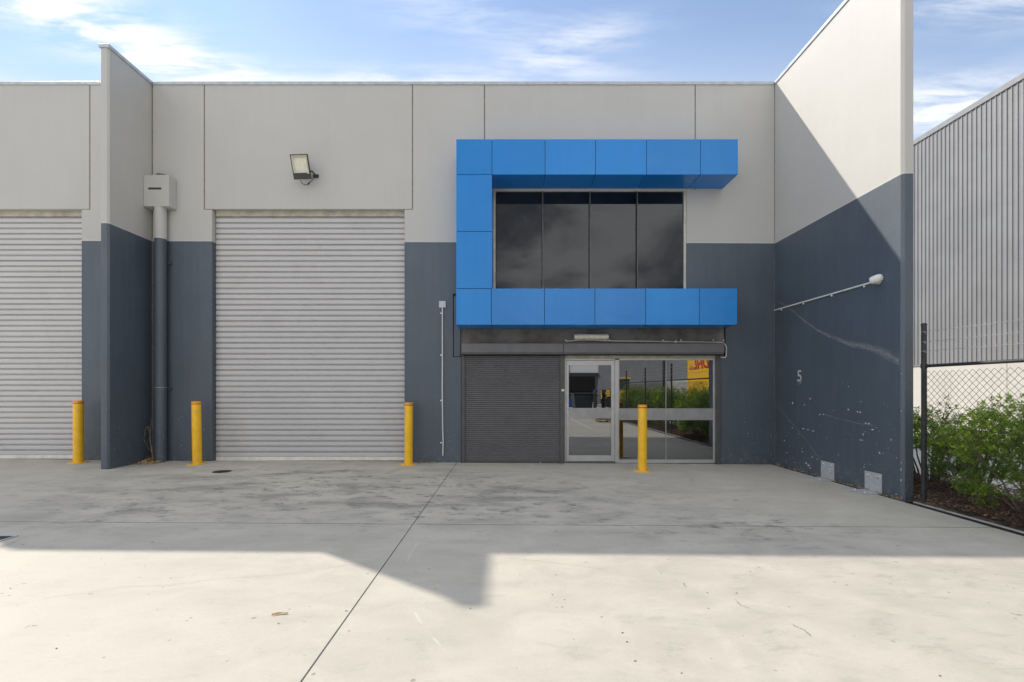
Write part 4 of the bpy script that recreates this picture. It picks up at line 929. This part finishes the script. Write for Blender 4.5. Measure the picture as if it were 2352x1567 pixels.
# ------------------------------------------------------------------ the neighbour: lot and clad shed
MB().box(6.951, 60, -60, 70, -.3, -.03).build('neighbour_lot', M['lot'], kind='structure')
MB().box(BED + .166, 6.95, -45, by0 - .01, -.3, -.03).build('side_path', M['lot'], kind='structure')
XN = 18.0; zc0_, zc1_ = 2.58, 12.48
nb = empty('clad_shed', (XN, 20, 0), 'large shed of grey ribbed steel above a cream concrete base', 'building')
cp = .185
def clad_geo(mb, y):
    q_ = [(0, y), (-.003, y + .05), (0, y + .052), (0, y + .098), (-.003, y + .10), (0, y + .15), (-.030, y + .156), (-.030, y + .180), (0, y + cp)]
    mb.add([(XN + a_, b_2, zc0_) for a_, b_2 in q_] + [(XN + a_, b_2, zc1_) for a_, b_2 in q_], [(i, i + 1, i + 10, i + 9) for i in range(8)])
mbp = MB(); clad_geo(mbp, 0); mbp.v = [(x - XN, y, z) for x, y, z in mbp.v]
me = bpy.data.meshes.new('cladding_sheet'); me.from_pydata(mbp.v, [], mbp.f); me.materials.append(M['clad'])
y_ = 12.0; n1 = 0
while y_ < 24.0:
    o = bpy.data.objects.new('cladding_sheet', me); col.objects.link(o); o.parent = nb; o.location = (0, y_ - 20, 0); y_ += cp
yend = y_
rest = MB(); yy = 12.0 - cp
while yy > -21.7: clad_geo(rest, yy); yy -= cp
ystart = yy + cp; yy = yend
while yy < 45: clad_geo(rest, yy); yy += cp
sub(rest, 'cladding', M['clad'], nb, kind='stuff')
yfar = -46
for ya in np.arange(yfar, 45, 7.0): sub(MB().box(XN + .02, XN + .2, ya + .008, ya + 6.992, -.1, zc0_ - .01), 'base_panel', M['precast'], nb, bevel=.004, seg=1)
sub(MB().box(XN + .04, XN + .2, yfar, 45, zc0_, zc1_), 'backing_wall', M['flash'], nb)
sub(MB().box(XN - .06, XN + .22, ystart, 45, zc1_ - .13, zc1_ + .09), 'roof_flashing', M['flash'], nb, bevel=.01)
sub(MB().box(XN - .035, XN + .02, yfar, 45, zc0_ - .035, zc0_ + .005), 'base_flashing', M['flash'], nb)
sub(MB().box(XN + .21, XN + 18, yfar, 45, zc1_ - .2, zc1_), 'roof', M['roof'], nb)
sub(MB().box(XN + .21, XN + 18, yfar, yfar + .2, 0, zc1_ - .21), 'end_wall', M['clad'], nb); sub(MB().box(XN + .21, XN + 18, 44.8, 45, 0, zc1_ - .21), 'end_wall', M['clad'], nb)
# yellow section with red lettering, seen mirrored in the entry glass
yc = MB(); yy = -21.75
while yy > -27.6:
    yc.add([(XN - .0, yy, .9), (XN - .05, yy - .06, .9), (XN - .05, yy - .18, .9), (XN, yy - .24, .9), (XN, yy, 5.6), (XN - .05, yy - .06, 5.6), (XN - .05, yy - .18, 5.6), (XN, yy - .24, 5.6)], [(0, 1, 5, 4), (1, 2, 6, 5), (2, 3, 7, 6)]); yy -= .24
ys_ = sub(yc, 'yellow_cladding', M['yclad'], nb, kind='stuff', label='yellow panel with red lettering, seen in the entry glass')
tx = text_mesh('DHL', 1.35, 'lettering', M['redp'], shear=.35, soft=False, bold=.05); tx.parent = nb
tx.matrix_basis = Matrix(((0, 0, -1, -.058), (-1.35, 0, 0, -24.2 - 20), (0, 1, 0, 3.9), (0, 0, 0, 1)))
for k in range(3): sub(MB().box(XN - .06, XN - .055, -27.2, -26.1 - k * .08, 3.45 + k * .14, 3.51 + k * .14), 'stripe', M['redp'], nb)

# ------------------------------------------------------------------ across the yard (behind the photographer, seen in the glass)
op = empty('opposite_warehouse', (0, -34, 0), 'pale warehouse across the yard reflected in the door glass', 'building')
def opp(x0, x1, y0, y1, z0, z1, name, m): return sub(MB().box(x0, x1, y0, y1, z0, z1), name, m, op)
opp(-40, 6.6, -36, -34, -.3, 7.0, 'wall', M['precast']); opp(10.2, 17.5, -36, -34, -.3, 7.0, 'wall', M['clad']); opp(6.6, 10.2, -36, -34, 3.4, 7.0, 'wall', M['wpvc'])
opp(5.0, 14.2, -40, -39.9, -.3, 3.4, 'opening', M['black']); opp(6.55, 6.75, -33.98, -33.8, -.3, 7, 'downpipe', M['bluep']); opp(6.6, 10.2, -33.99, -33.8, 3.0, 3.4, 'beam', M['lampd'])
def pallet(x, y, z, rz, label, first=None, group='timber pallets by the fence'):
    if first: o = copy_tree(first); o['label'] = label
    else:
        o = empty('pallet', (0, 0, 0), label, 'pallet', group)
        for k in range(7): MB().box(-.6, .6, -.5 + k * .155, -.5 + k * .155 + .09, .115, .135).build('board', M['wood'], o)
        for k in (-.52, 0, .52): MB().box(k - .04, k + .04, -.5, .52, .0, .114).build('bearer', M['wood'], o)
    o.location = (x, y, z); o.rotation_euler = (0, 0, rz); return o
PL = 'pale timber pallet by the fence, seen in the entry glass'
p1 = pallet(4.75, -3.0, GZ(4.9), .1, PL); pallet(4.75, -3.0, GZ(4.9) + .14, .16, PL, p1)
PM = M['wood']; M['wood'] = M['lampd']
PB = 'black plastic pallet in a stack across the yard, seen in the door glass'
p2 = pallet(5.75, -9.0, -.03, 0, PB, group='stacked black pallets')
for k in range(1, 11): pallet(5.75 + .02 * (k % 3), -9.0, -.03 + .14 * k, .05 * (k % 2), PB, p2)
M['wood'] = PM
sk = empty('skip_bin', (4.75, -11.0, GZ(4.8)), 'black skip bin across the yard, seen in the door glass', 'bin')
MB().prism([(-.5, .1), (.5, .1), (.62, 1.25), (-.62, 1.25)], 1, -.8, .8).build('body', M['pipe'], sk, bevel=.02); MB().box(-.68, .68, -.85, .85, 1.255, 1.33).build('rim', M['lampd'], sk)
bn = empty('wheelie_bin', (4.3, -13.5, GZ(4.3)), 'blue plastic bin across the yard, seen in the door glass', 'bin')
MB().prism([(-.25, 0), (.25, 0), (.30, .95), (-.30, .95)], 1, -.32, .32).build('body', M['bluep'], bn, bevel=.02); MB().box(-.33, .33, -.36, .36, .955, 1.02).build('lid', M['bluep'], bn, bevel=.01)
ld = empty('loader', (9.7, -22, GZ(8)), 'yellow loader parked across the yard, seen in the door glass', 'loader')
MB().box(-1.4, 1.4, -.8, .8, .7, 1.5).build('body', M['yclad'], ld, bevel=.06); MB().box(-.5, .8, -.7, .7, 1.51, 2.5).build('cab', M['lampd'], ld, bevel=.05); MB().box(-.6, .9, -.78, .78, 2.51, 2.62).build('roof', M['yclad'], ld)
for sx_ in (-.9, .9):
    for sy_ in (-.85, .85):
        MB().tube([(sx_, sy_ - .14, .5), (sx_, sy_ + .14, .5)], .5, 20).build('wheel', M['black'], ld)
